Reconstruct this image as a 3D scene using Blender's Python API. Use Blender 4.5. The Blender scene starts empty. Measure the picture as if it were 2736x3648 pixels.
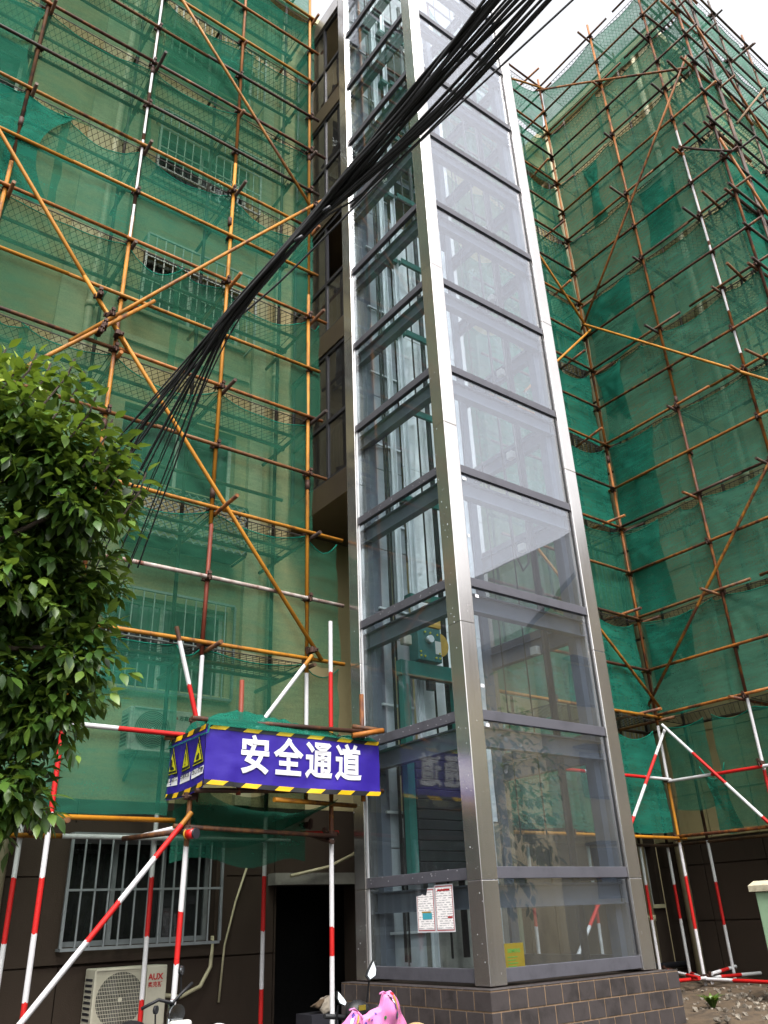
import bpy, math, random
from mathutils import Vector, Matrix, noise
R = math.radians
rnd = random.Random(7)
sc = bpy.context.scene
C = sc.collection
E = 1.5            # eye height: all z values below are given relative to the eye and lifted by E

# ------------------------------------------------------------------ camera
yaw, pit, rol = R(37.600), R(26.530), R(-2.401)
fw = Vector((math.sin(yaw)*math.cos(pit), math.cos(yaw)*math.cos(pit), math.sin(pit)))
rt = Vector((math.cos(yaw), -math.sin(yaw), 0)); up = rt.cross(fw)
r2 = rt*math.cos(rol)+up*math.sin(rol); u2 = -rt*math.sin(rol)+up*math.cos(rol)
cam = bpy.data.cameras.new('camera'); co = bpy.data.objects.new('camera', cam); C.objects.link(co)
cam.sensor_fit = 'VERTICAL'; cam.sensor_height = 24; cam.lens = 2901.0*24/3648
cam.clip_start = 0.05; cam.clip_end = 2000
m = Matrix((r2, u2, -fw)).transposed().to_4x4(); m.translation = (0, 0, E); co.matrix_world = m
sc.camera = co
# ------------------------------------------------------------------ overcast daylight
SUN_EL, SUN_AZ = 55, 203           # degrees; azimuth from +Y clockwise
w = bpy.data.worlds.new('World'); sc.world = w; w.use_nodes = True
nt = w.node_tree; bg = nt.nodes['Background']
sky = nt.nodes.new('ShaderNodeTexSky'); sky.sky_type = 'NISHITA'; sky.sun_disc = False
sky.sun_elevation = R(SUN_EL); sky.sun_rotation = R(SUN_AZ); sky.air_density = 1.0; sky.dust_density = 4.0; sky.ozone_density = 1.0
hs = nt.nodes.new('ShaderNodeHueSaturation'); hs.inputs['Saturation'].default_value = 0.12
nt.links.new(sky.outputs[0], hs.inputs['Color']); nt.links.new(hs.outputs[0], bg.inputs[0]); bg.inputs[1].default_value = 0.15
sl = bpy.data.lights.new('sun', 'SUN'); sl.energy = 1.4; sl.angle = R(25); sl.color = (1, 0.97, 0.92)
so = bpy.data.objects.new('sun', sl); C.objects.link(so)
sd = Vector((math.sin(R(SUN_AZ))*math.cos(R(SUN_EL)), math.cos(R(SUN_AZ))*math.cos(R(SUN_EL)), math.sin(R(SUN_EL))))
so.rotation_euler = (-sd).to_track_quat('-Z', 'Y').to_euler()
sc.view_settings.view_transform = 'Standard'; sc.view_settings.look = 'None'
sc.view_settings.exposure = 1.62; sc.view_settings.gamma = 1.0; sc.view_settings.use_curve_mapping = False
sc.render.engine = 'CYCLES'
cy = sc.cycles; cy.use_denoising = True; cy.max_bounces = 10; cy.transparent_max_bounces = 40
cy.diffuse_bounces = 4; cy.glossy_bounces = 5; cy.transmission_bounces = 4
cy.caustics_reflective = False; cy.caustics_refractive = False; cy.sample_clamp_indirect = 6

# ------------------------------------------------------------------ materials
def lin(c):
    return tuple((x/12.92 if x <= .04045 else ((x+.055)/1.055)**2.4) for x in c)+(1,)
ALB = .66          # paints and renders here are weathered and dull
def hexc(h): return tuple(x*ALB for x in lin(tuple(int(h[i:i+2], 16)/255 for i in (0, 2, 4)))[:3])+(1,)
MATS = {}
class NB:
    """small node helper"""
    def __init__(s, name):
        s.m = bpy.data.materials.new(name); s.m.use_nodes = True; s.t = s.m.node_tree
        s.t.nodes.clear(); s.out = s.t.nodes.new('ShaderNodeOutputMaterial')
        s.tc = s.t.nodes.new('ShaderNodeTexCoord'); s.oi = s.t.nodes.new('ShaderNodeObjectInfo')
    def n(s, typ, **kw):
        nd = s.t.nodes.new(typ)
        for k, v in kw.items():
            if k.startswith('_'): setattr(nd, k[1:], v)
            else: nd.inputs[k.replace('__', ' ')].default_value = v
        return nd
    def l(s, a, b): s.t.links.new(a, b)
    def noise(s, scale, detail=4, rough=.6, stretch=None, dist=0):
        nd = s.n('ShaderNodeTexNoise'); nd.inputs['Scale'].default_value = scale; nd.inputs['Detail'].default_value = detail
        nd.inputs['Roughness'].default_value = rough; nd.inputs['Distortion'].default_value = dist
        if stretch:
            mp = s.n('ShaderNodeMapping'); mp.inputs['Scale'].default_value = stretch
            s.l(s.tc.outputs['Object'], mp.inputs[0]); s.l(mp.outputs[0], nd.inputs['Vector'])
        else: s.l(s.tc.outputs['Object'], nd.inputs['Vector'])
        return nd.outputs['Fac']
    def ramp(s, fac, stops, interp='LINEAR'):
        nd = s.n('ShaderNodeValToRGB'); cr = nd.color_ramp; cr.interpolation = interp
        while len(cr.elements) < len(stops): cr.elements.new(.5)
        for e, (p, c) in zip(cr.elements, stops): e.position = p; e.color = c if len(c) == 4 else tuple(c)+(1,)
        s.l(fac, nd.inputs[0]); return nd.outputs[0]
    def math(s, op, a, b=None, clamp=False):
        nd = s.n('ShaderNodeMath', _operation=op); nd.use_clamp = clamp
        for i, v in enumerate((a, b)):
            if v is None: continue
            if isinstance(v, (int, float)): nd.inputs[i].default_value = v
            else: s.l(v, nd.inputs[i])
        return nd.outputs[0]
    def mix(s, fac, a, b, blend='MIX'):
        nd = s.n('ShaderNodeMix', _data_type='RGBA', _blend_type=blend)
        for i, v in ((0, fac), (6, a), (7, b)):
            if isinstance(v, (int, float)): nd.inputs[i].default_value = v
            elif isinstance(v, tuple): nd.inputs[i].default_value = v
            else: s.l(v, nd.inputs[i])
        return nd.outputs[2]
    def bump(s, h, strength=.3, dist=.01):
        nd = s.n('ShaderNodeBump'); nd.inputs['Strength'].default_value = strength; nd.inputs['Distance'].default_value = dist
        s.l(h, nd.inputs['Height']); return nd.outputs[0]
    def bsdf(s, col, rough=.6, metal=0, normal=None, spec=.5, **kw):
        b = s.n('ShaderNodeBsdfPrincipled')
        for k, v in (('Base Color', col), ('Roughness', rough), ('Metallic', metal), ('Specular IOR Level', spec)):
            if isinstance(v, (int, float, tuple)): b.inputs[k].default_value = v
            else: s.l(v, b.inputs[k])
        if normal is not None: s.l(normal, b.inputs['Normal'])
        s.l(b.outputs[0], s.out.inputs[0]); return b
def add(name, nb): MATS[name] = nb.m; return nb.m
def plain(name, h, rough=.6, metal=0, var=.25, scale=6, bump=0, spec=.5, stretch=None):
    """a colour with uneven dirt of its own"""
    nb = NB(name); c = hexc(h) if isinstance(h, str) else tuple(h)+(1,)
    f = nb.noise(scale, 6, .65, stretch); d = tuple(x*(1-var*1.6) for x in c[:3])+(1,); l = tuple(min(1, x*(1+var*.5)) for x in c[:3])+(1,)
    col = nb.ramp(f, [(.3, d), (.5, c), (.72, l)])
    f2 = nb.noise(scale*7, 3, .6); rr = nb.math('ADD', nb.math('MULTIPLY', f2, .25), rough-.12, True)
    nb.bsdf(col, rr, metal, nb.bump(f2, bump, .01) if bump else None, spec); return add(name, nb)
def painted_tube(name, paint, rustc, amount):
    nb = NB(name)
    f = nb.noise(9, 6, .7, (1, 1, .45)); f2 = nb.noise(1.1, 3, .6)
    t = nb.math('ADD', nb.math('ADD', nb.math('MULTIPLY', f, .55), nb.math('MULTIPLY', f2, .45)), nb.math('MULTIPLY', nb.math('SUBTRACT', nb.oi.outputs['Random'], .5), .16))
    pc, rc = hexc(paint), hexc(rustc); mid = tuple(a*.55+b*.45 for a, b in zip(pc[:3], rc[:3]))+(1,); dk = tuple(a*.45 for a in rc[:3])+(1,)
    col = nb.ramp(t, [(amount-.12, pc), (amount-.02, mid), (amount+.05, rc), (amount+.2, dk)])
    fine = nb.noise(60, 3, .6)
    col = nb.mix(nb.math('MULTIPLY', fine, .35), col, rc, 'MULTIPLY')
    nb.bsdf(col, .62, 0, nb.bump(fine, .25, .003), .35); return add(name, nb)
painted_tube('tube_yellow', 'cf8a1c', '6b3a1c', .56)
painted_tube('tube_orange', 'bf7424', '5e3018', .50)
painted_tube('tube_rust', '94602f', '4e2f20', .48)
painted_tube('tube_dark', '6e5038', '3c2a20', .46)
painted_tube('tube_redprimer', '8a3a22', '5b2a1c', .6)
painted_tube('tube_chipped', 'd2c8c0', '7a3c22', .50)
painted_tube('paint_white', 'e6e4e6', 'b0aaa6', .70)
painted_tube('paint_red', 'd81612', '9a1512', .68)
plain('coupler_steel', '4a2c1e', .7, .3, .4, 40, .3)
plain('wire_steel', '33302a', .7, .3, .3, 10)
def net_mat(name, c, dens, tint):
    nb = NB(name)
    big = nb.noise(.9, 4, .6, None, .6); streak = nb.noise(2.2, 5, .7, (1, 1, 5.5)); fine = nb.noise(55, 2, .5)
    v = nb.math('ADD', nb.math('ADD', nb.math('MULTIPLY', big, .40), nb.math('MULTIPLY', streak, .45)), nb.math('MULTIPLY', fine, .25))
    fac = nb.math('ADD', nb.math('MULTIPLY', nb.math('SUBTRACT', v, .55), 1.35), nb.math('ADD', dens, nb.math('MULTIPLY', nb.math('SUBTRACT', nb.oi.outputs['Random'], .5), .10)), True)
    cc = nb.mix(streak, tuple(x*.72 for x in c)+(1,), tuple(min(1, x*1.3) for x in c)+(1,))
    df = nb.n('ShaderNodeBsdfDiffuse'); tl = nb.n('ShaderNodeBsdfTranslucent'); nb.l(cc, df.inputs[0]); nb.l(cc, tl.inputs[0])
    ms = nb.n('ShaderNodeMixShader'); ms.inputs[0].default_value = .4; nb.l(df.outputs[0], ms.inputs[1]); nb.l(tl.outputs[0], ms.inputs[2])
    tr = nb.n('ShaderNodeBsdfTransparent'); tr.inputs[0].default_value = tint
    m2 = nb.n('ShaderNodeMixShader'); nb.l(fac, m2.inputs[0]); nb.l(tr.outputs[0], m2.inputs[1]); nb.l(ms.outputs[0], m2.inputs[2])
    nb.l(m2.outputs[0], nb.out.inputs[0]); return add(name, nb)
net_mat('net_thin', (.030, .124, .075), .53, (.86, .955, .86, 1))
net_mat('net_mid', (.026, .142, .094), .60, (.80, .94, .85, 1))
net_mat('net_haze', (.066, .205, .140), .70, (.86, .95, .89, 1))
net_mat('net_dense', (.018, .150, .104), .74, (.66, .9, .82, 1))
net_mat('net_edge', (.02, .25, .175), .92, (.5, .9, .8, 1))
def stucco(name, c, dirt, sc_=1.2):
    nb = NB(name); f = nb.noise(sc_, 6, .65, (1, 1, .35)); g = nb.noise(90, 3, .6); k = nb.noise(.35, 3, .5)
    cc = hexc(c); dd = hexc(dirt)
    col = nb.ramp(f, [(.30, dd), (.48, cc), (.75, tuple(min(1, x*1.08) for x in cc[:3])+(1,))])
    col = nb.mix(nb.math('MULTIPLY', k, .4), col, dd, 'MULTIPLY')
    nb.bsdf(col, .9, 0, nb.bump(g, .35, .006), .2); return add(name, nb)
stucco('wall_cream', 'd9c79a', 'b09c70')
stucco('wall_pale', 'e2d8b4', 'c1b48c')
stucco('wall_brown', '4a3d34', '382d27')
stucco('wall_white', 'cfccc4', 'a9a59c')
plain('concrete', '8d8a82', .9, 0, .3, 3, .3)
plain('asphalt', '55534f', .92, 0, .3, 4, .4)
plain('soil', '5a4936', .95, 0, .5, 5, .6)
plain('rubble', '93897b', .9, 0, .4, 9, .4)
plain('frame_grey', '5b5a62', .5, .1, .15, 5)
plain('frame_dark', '2f2f36', .45, .1, .2, 5)
plain('steel_grey', '666b78', .55, .1, .15, 3)
plain('galvanised', (.40, .42, .45), .42, .55, .2, 2.5, .1, stretch=(1, 1, .3))
plain('sheet_grey', (.30, .32, .345), .5, .2, .16, 1.6, .05)
plain('rail_steel', (.62, .64, .66), .45, .6, .06, 2)
plain('teal_paint', '12695f', .45, .1, .2, 6)
plain('machine_teal', '2c6b6a', .45, .1, .2, 8)
plain('machine_yellow', 'c49a33', .55, 0, .2, 8)
plain('black_iron', '15161a', .6, .2, .3, 5)
plain('black_rubber', '131316', .55, 0, .3, 12)
plain('white_plastic', 'd8d6d0', .45, 0, .08, 5)
plain('cream_plastic', 'cfc8b4', .5, 0, .12, 4)
plain('white_upvc', 'd4d4d0', .4, 0, .1, 5)
plain('alu_frame', 'a8adb0', .4, .6, .15, 6)
plain('pvc_pipe', 'c9bf9c', .55, 0, .15, 4)
plain('banner_blue', (.023, .010, .20), .5, 0, .10, 3, .12, .3)
plain('print_white', 'efeef2', .45, 0, .05, 5)
plain('print_yellow', 'f2c112', .45, 0, .08, 5)
plain('print_black', '17161a', .5, 0, .1, 5)
plain('print_red', 'c01c20', .5, 0, .1, 5)
plain('sign_yellow', 'd8d21c', .45, 0, .1, 5)
plain('timber', '8a6a48', .8, 0, .35, 7, .3)
plain('tile_glaze', '4a4444', .34, 0, .30, 5, .15)
plain('grout', '8c735a', .9, 0, .3, 20)
plain('roof_tile', '3c3a3e', .8, 0, .3, 6, .3)
plain('pink_cloth', 'f08cc8', .7, 0, .07, 4)
plain('skin_tan', 'c8a878', .4, 0, .1, 4)
plain('chrome', (.34, .36, .38), .12, 1, .05, 4)
plain('mirror_silver', (.62, .66, .68), .14, 1, .05, 4)
plain('cabinet_green', '9fbf9c', .5, 0, .14, 4)
plain('cabinet_cream', 'ccc2a6', .8, 0, .2, 12, .4)
plain('lamp_red', 'd8201c', .3, 0, .1, 4)
plain('gold_plate', '8f7f2c', .4, .3, .15, 5)
plain('bark', '4b3f33', .9, 0, .4, 14, .6)
plain('hedge_bark', '4b3f33', .9, 0, .4, 14, .6)
plain('sky_blue_print', '4fb6c8', .5, 0, .1, 5)
plain('purple_print', '5b3a9c', .6, 0, .1, 5)
plain('green_print', '3f8a3a', .6, 0, .1, 5)
plain('curtain', 'b9b6a8', .9, 0, .2, 3)
plain('car_paint', '3c4460', .3, .3, .1, 3)
def steel_clad(name, base, rough):
    nb = NB(name); f = nb.noise(70, 3, .6, (1, 1, .015)); g = nb.noise(1.5, 5, .6); s = nb.noise(26, 4, .75)
    col = nb.ramp(g, [(.3, tuple(x*.86 for x in base)+(1,)), (.7, tuple(base)+(1,))])
    sp = nb.ramp(s, [(.70, (0, 0, 0, 1)), (.73, (1, 1, 1, 1))])
    col = nb.mix(nb.math('MULTIPLY', sp, .6), col, (.55, .5, .42, 1))
    rr = nb.math('ADD', nb.math('MULTIPLY', f, .18), nb.math('ADD', rough-.08, nb.math('MULTIPLY', sp, .4)), True)
    nb.bsdf(col, rr, .92, nb.bump(f, .05, .002)); return add(name, nb)
steel_clad('steel_clad', (.60, .57, .55), .20)
steel_clad('steel_brown', (.20, .16, .13), .34)
def foil():
    nb = NB('foil'); a = nb.noise(2.6, 5, .6, None, 1.2); b = nb.noise(9, 4, .6, None, .8)
    h = nb.math('ADD', a, nb.math('MULTIPLY', b, .35))
    nb.bsdf((.90, .91, .92, 1), .45, .15, nb.bump(h, .8, .05)); return add('foil', nb)
foil()
def glass(name, tint, f0, dirt=.05):
    nb = NB(name); lw = nb.n('ShaderNodeLayerWeight'); lw.inputs[0].default_value = .5
    p5 = nb.math('POWER', lw.outputs['Facing'], 5.0)
    fac = nb.math('ADD', nb.math('MULTIPLY', p5, 1-f0), f0, True)
    tr = nb.n('ShaderNodeBsdfTransparent'); tr.inputs[0].default_value = tint
    wob = nb.noise(.8, 2, .5)
    gl = nb.n('ShaderNodeBsdfGlossy'); gl.inputs['Roughness'].default_value = .01; gl.inputs[0].default_value = (.97, .955, 1, 1)
    nb.l(nb.bump(wob, .06, .05), gl.inputs['Normal'])
    df = nb.n('ShaderNodeBsdfDiffuse'); df.inputs[0].default_value = (.5, .5, .5, 1)
    ms = nb.n('ShaderNodeMixShader'); nb.l(fac, ms.inputs[0]); nb.l(tr.outputs[0], ms.inputs[1]); nb.l(gl.outputs[0], ms.inputs[2])
    d = nb.math('MULTIPLY', nb.noise(2.5, 6, .7, (1, 1, .4)), dirt)
    m2 = nb.n('ShaderNodeMixShader'); nb.l(d, m2.inputs[0]); nb.l(ms.outputs[0], m2.inputs[1]); nb.l(df.outputs[0], m2.inputs[2])
    nb.l(m2.outputs[0], nb.out.inputs[0]); return add(name, nb)
glass('tower_glass', (.84, .885, .915, 1), .135, .05)
glass('tower_glass_side', (.89, .935, .94, 1), .035, .02)
glass('tower_glass_inner', (.92, .955, .96, 1), .035, .02)
glass('window_glass', (.35, .42, .42, 1), .025, .05)
glass('corridor_glass', (.36, .33, .29, 1), .07, .06)
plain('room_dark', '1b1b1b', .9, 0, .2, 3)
def leaf_mat(name, a, b, c):
    nb = NB(name); g = nb.n('ShaderNodeNewGeometry')
    col = nb.ramp(g.outputs['Random Per Island'], [(0, a), (.55, b), (1, c)])
    bs = nb.n('ShaderNodeBsdfPrincipled'); nb.l(col, bs.inputs['Base Color']); bs.inputs['Roughness'].default_value = .38
    tl = nb.n('ShaderNodeBsdfTranslucent'); nb.l(nb.mix(.5, col, (.25, .35, .03, 1)), tl.inputs[0])
    ms = nb.n('ShaderNodeMixShader'); ms.inputs[0].default_value = .28
    nb.l(bs.outputs[0], ms.inputs[1]); nb.l(tl.outputs[0], ms.inputs[2]); nb.l(ms.outputs[0], nb.out.inputs[0]); return add(name, nb)
leaf_mat('leaf_green', (.018, .048, .009, 1), (.048, .110, .016, 1), (.13, .205, .03, 1))
leaf_mat('leaf_new', (.14, .22, .02, 1), (.22, .30, .03, 1), (.34, .38, .05, 1))
leaf_mat('leaf_dark', (.012, .03, .01, 1), (.02, .05, .015, 1), (.04, .08, .02, 1))
def notice_mat():
    nb = NB('notice_print'); sp = nb.n('ShaderNodeSeparateXYZ'); nb.l(nb.tc.outputs['Object'], sp.inputs[0])
    row = nb.math('FRACT', nb.math('MULTIPLY', sp.outputs[2], 52.0)); ink = nb.math('GREATER_THAN', row, .55)
    gap = nb.math('GREATER_THAN', nb.noise(26, 2, .5, (1, 1, 2.0)), .47)
    k = nb.math('MULTIPLY', nb.math('MULTIPLY', ink, gap), .62)
    nb.bsdf(nb.mix(k, (.80, .77, .76, 1), (.14, .13, .16, 1)), .5); return add('notice_print', nb)
notice_mat()

# ------------------------------------------------------------------ mesh helpers
BASE = {}
def tag(o, label=None, cat=None, group=None, kind=None):
    if label: o['label'] = label
    if cat: o['category'] = cat
    if group: o['group'] = group
    if kind: o['kind'] = kind
    return o
def thing(name, loc, label, cat, group=None, kind=None):
    o = bpy.data.objects.new(name, None); C.objects.link(o); o.empty_display_size = .2
    o.location = (loc[0], loc[1], loc[2]+E); BASE[o.name] = Vector(loc); return tag(o, label, cat, group, kind)
def V(*a): return Vector(a)
class MB:
    def __init__(s): s.v = []; s.f = []; s.mi = []; s.cur = 0
    def face(s, pts):
        i = len(s.v); s.v += [Vector(p) for p in pts]; s.f.append(tuple(range(i, i+len(pts)))); s.mi.append(s.cur); return s
    def idx(s, verts, faces):
        i = len(s.v); s.v += [Vector(p) for p in verts]
        for f in faces: s.f.append(tuple(j+i for j in f)); s.mi.append(s.cur)
        return s
    def box(s, a, b):
        x0, y0, z0 = (min(p, q) for p, q in zip(a, b)); x1, y1, z1 = (max(p, q) for p, q in zip(a, b))
        return s.idx([(x0,y0,z0),(x1,y0,z0),(x1,y1,z0),(x0,y1,z0),(x0,y0,z1),(x1,y0,z1),(x1,y1,z1),(x0,y1,z1)],
                     [(0,3,2,1),(4,5,6,7),(0,1,5,4),(1,2,6,5),(2,3,7,6),(3,0,4,7)])
    def bar(s, p, q, wd, hg):
        """box beam from p to q, wd across, hg high"""
        p, q = Vector(p), Vector(q); d = (q-p).normalized(); a = d.cross(V(0, 0, 1))
        if a.length < .01: a = V(1, 0, 0)
        a.normalize(); b = a.cross(d); vs = []
        for e in (p, q):
            for i, j in ((-1,-1),(1,-1),(1,1),(-1,1)): vs.append(e+a*(i*wd/2)+b*(j*hg/2))
        return s.idx(vs, [(0,3,2,1),(4,5,6,7),(0,1,5,4),(1,2,6,5),(2,3,7,6),(3,0,4,7)])
    def tube(s, pts, r, n=8, cap=True):
        pts = [Vector(p) for p in pts]; rs = r if isinstance(r, (list, tuple)) else [r]*len(pts); st = len(s.v); pa = None
        for i, p in enumerate(pts):
            d = (pts[min(i+1, len(pts)-1)]-pts[max(i-1, 0)]).normalized()
            if pa is None: pa = d.orthogonal().normalized()
            else: pa = (pa-d*pa.dot(d)).normalized()
            b = d.cross(pa)
            for k in range(n):
                t = 2*math.pi*k/n; s.v.append(p+(pa*math.cos(t)+b*math.sin(t))*rs[i])
        for i in range(len(pts)-1):
            for k in range(n):
                a = st+i*n+k; b = st+i*n+(k+1) % n; s.f.append((a, b, b+n, a+n)); s.mi.append(s.cur)
        if cap:
            s.f.append(tuple(st+k for k in range(n))[::-1]); s.mi.append(s.cur)
            s.f.append(tuple(st+(len(pts)-1)*n+k for k in range(n))); s.mi.append(s.cur)
        return s
    def grid(s, fn, nu, nv):
        st = len(s.v)
        for j in range(nv+1):
            for i in range(nu+1): s.v.append(Vector(fn(i/nu, j/nv)))
        for j in range(nv):
            for i in range(nu):
                a = st+j*(nu+1)+i; s.f.append((a, a+1, a+nu+2, a+nu+1)); s.mi.append(s.cur)
        return s
    def dome(s, c, rx, ry, rz, nu=16, nv=8, lo=-.2):
        def fn(u, v):
            a = u*2*math.pi; e = math.asin(lo)+(math.pi/2-math.asin(lo))*v
            return (c[0]+rx*math.cos(a)*math.cos(e), c[1]+ry*math.sin(a)*math.cos(e), c[2]+rz*math.sin(e))
        return s.grid(fn, nu, nv)
    def prism(s, poly, off):
        """closed prism of a polygon moved by off"""
        n = len(poly); a = [Vector(p) for p in poly]; b = [p+Vector(off) for p in a]
        return s.idx(a+b, [tuple(range(n))[::-1], tuple(range(n, 2*n))]+[(i, (i+1) % n, (i+1) % n+n, i+n) for i in range(n)])
    def build(s, name, mat, parent=None, smooth=False, bevel=0):
        me = bpy.data.meshes.new(name)
        if parent is not None: base = BASE[parent.name]
        else:
            lo = V(*(min(p[i] for p in s.v) for i in range(3))); hi = V(*(max(p[i] for p in s.v) for i in range(3)))
            base = V((lo.x+hi.x)/2, (lo.y+hi.y)/2, lo.z)
        me.from_pydata([tuple(p-base) for p in s.v], [], s.f)
        for mn in (mat if isinstance(mat, (list, tuple)) else [mat]): me.materials.append(MATS[mn])
        if isinstance(mat, (list, tuple)): me.polygons.foreach_set('material_index', s.mi)
        if smooth: me.polygons.foreach_set('use_smooth', [len(f) == 4 for f in s.f])
        me.update()
        o = bpy.data.objects.new(name, me); C.objects.link(o); BASE[o.name] = base
        if parent is not None: o.parent = parent
        else: o.location = base+V(0, 0, E)
        if bevel:
            md = o.modifiers.new('bevel', 'BEVEL'); md.width = bevel; md.segments = 2; md.limit_method = 'ANGLE'
        return o
def box(name, a, b, mat, parent=None, bevel=0): return MB().box(a, b).build(name, mat, parent, bevel=bevel)
def tube(name, p, q, mat, parent, r=.024, n=10, bend=.0):
    p, q = Vector(p), Vector(q); pts = [p, q]
    if bend:
        o = V(rnd.uniform(-1, 1), rnd.uniform(-1, 1), rnd.uniform(-1, 1))*bend; pts = [p, p.lerp(q, .33)+o, p.lerp(q, .66)+o*.7, q]
    return MB().tube(pts, r, n).build(name, mat, parent, smooth=True)
def striped(name, p, q, marks, mats, parent, r=.024, n=12):
    """tube painted in bands; marks are positions 0..1 along it where the paint changes; uneven brush edges"""
    p, q = Vector(p), Vector(q); mb = MB(); b = [0]+list(marks)+[1]; d = (q-p); L = d.length; d.normalize(); a = d.orthogonal().normalized(); c = d.cross(a)
    def ring(t, jag): return [p+d*(t*L+jag*rnd.uniform(-.009, .009))+(a*math.cos(2*math.pi*k/n)+c*math.sin(2*math.pi*k/n))*r for k in range(n)]
    rings = [ring(t, 0 if t in (0, 1) else 1) for t in b]
    for i in range(len(b)-1):
        mb.cur = i % len(mats) if len(mats) <= 2 else i
        mb.idx(rings[i]+rings[i+1], [(k, (k+1) % n, (k+1) % n+n, k+n) for k in range(n)])
    mb.cur = 0; mb.face(rings[0][::-1]); mb.cur = (len(b)-2) % len(mats) if len(mats) <= 2 else len(b)-2; mb.face(rings[-1])
    return mb.build(name, mats, parent, smooth=True)
def copyob(o, parent, off, name=None):
    c = bpy.data.objects.new(name or o.name.split('.')[0], o.data); C.objects.link(c); c.parent = parent; c.location = off
    BASE[c.name] = BASE.get(parent.name) if parent else None; return c
def text(body, size, mat, origin, xd, yd, parent, name, bold=0, squeeze=1, lift=None):
    cu = bpy.data.curves.new('t', 'FONT'); cu.body = body; cu.size = size; cu.offset = bold; cu.align_x = 'CENTER'; cu.align_y = 'CENTER'; cu.resolution_u = 3
    t = bpy.data.objects.new('t', cu); C.objects.link(t); bpy.context.view_layer.update()
    me = bpy.data.meshes.new_from_object(t.evaluated_get(bpy.context.evaluated_depsgraph_get()))
    mb = MB(); vs = [Vector(origin)+Vector(xd)*(v.co.x*squeeze)+Vector(yd)*v.co.y for v in me.vertices]
    mb.idx(vs, [tuple(p.vertices) for p in me.polygons])
    bpy.data.objects.remove(t); bpy.data.curves.remove(cu); bpy.data.meshes.remove(me)
    return mb.build(name, mat, parent)
def cut(rect, holes):
    """rectangle minus rectangles -> list of rectangles"""
    out = [rect]
    for h in holes:
        nx = []
        for (a, b, c, d) in out:
            if h[0] >= b or h[1] <= a or h[2] >= d or h[3] <= c: nx.append((a, b, c, d)); continue
            if c < h[2]: nx.append((a, b, c, h[2]))
            if d > h[3]: nx.append((a, b, h[3], d))
            lo, hi = max(c, h[2]), min(d, h[3])
            if a < h[0]: nx.append((a, h[0], lo, hi))
            if b > h[1]: nx.append((h[1], b, lo, hi))
        out = nx
    return [r_ for r_ in out if r_[1]-r_[0] > .004 and r_[3]-r_[2] > .004]

# ================================================================== ground
G = -1.5
def ground_sheet():
    o = MB().grid(lambda u, v: (-300+600*u, -300+600*v, G-.004), 8, 8).build('ground', 'asphalt'); tag(o, kind='structure')
    def bed(u, v):
        x = 7.95+8*u; y = 4.6+4.9*v
        h = -1.02+.05*noise.noise(V(x*1.3, y*1.3, 0))+.03*noise.noise(V(x*5, y*5, 3))
        if y < 5.0: h -= (5.0-y)*.9
        if x < 8.2: h -= (8.2-x)*.5
        return (x, y, h)
    tag(MB().grid(bed, 60, 40).build('soil_bed', 'soil', smooth=True), kind='structure')
ground_sheet()

# ================================================================== buildings
def window(b, x0, x1, z0, z1, y, fm='white_upvc', panes=2, curtain=True, deep=.14):
    mb = MB(); t = .05
    mb.box((x0, y+deep, z0), (x1, y+deep+.06, z0+t)); mb.box((x0, y+deep, z1-t), (x1, y+deep+.06, z1))
    xs = [x0+(x1-x0)*i/panes for i in range(panes+1)]
    for x in xs:
        a = min(max(x-t/2, x0), x1-t); mb.box((a, y+deep+.002, z0+t), (a+t, y+deep+.058, z1-t))
    wn = mb.build('window', fm, b)
    for i in range(panes):
        box('pane', (xs[i]+t*.5, y+deep+.025, z0+t), (xs[i+1]-t*.5, y+deep+.035, z1-t), 'window_glass', wn)
    box('sill', (x0-.06, y-.05, z0-.06), (x1+.06, y+deep-.002, z0-.002), 'wall_pale', wn)
    if curtain:
        def cf(u, v): return (x0+(x1-x0)*(.04+.40*u), y+deep+.16+.025*math.sin(u*40), z0+(z1-z0)*v)
        MB().grid(cf, 40, 2).build('curtain', 'curtain', wn, smooth=True)
    return wn
def grille(b, x0, x1, z0, z1, y, out=.10, step=.135, mat='alu_frame', rows=2, r=.009):
    mb = MB(); yy = y-out
    for z in (z0, z1): mb.bar((x0, yy, z), (x1, yy, z), .03, .03)
    for x in (x0, x1): mb.bar((x, yy, z0+.015), (x, yy, z1-.015), .03, .03)
    for x in (x0, x1):
        for z in (z0, z1): mb.bar((x, yy+.016, z), (x, y+.02, z), .025, .025)
    g = mb.build('security_grille', mat, b); n = max(2, round((x1-x0)/step))
    for i in range(1, n):
        x = x0+(x1-x0)*i/n; MB().tube([(x, yy, z0+.016), (x, yy, z1-.016)], r, 6).build('bar', mat, g)
    for j in range(1, rows+1):
        z = z0+(z1-z0)*j/(rows+1); MB().bar((x0+.016, yy-.012, z), (x1-.016, yy-.012, z), .012, .022).build('cross_bar', mat, g)
    return g
def joined_wall(b, name, mat, rects, y0, y1, axis='y'):
    mb = MB()
    for (a, c, d, e) in rects:
        if axis == 'y': mb.box((a, y0, d), (c, y1, e))
        else: mb.box((y0, a, d), (y1, c, e))
    return mb.build(name, mat, b)
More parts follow.
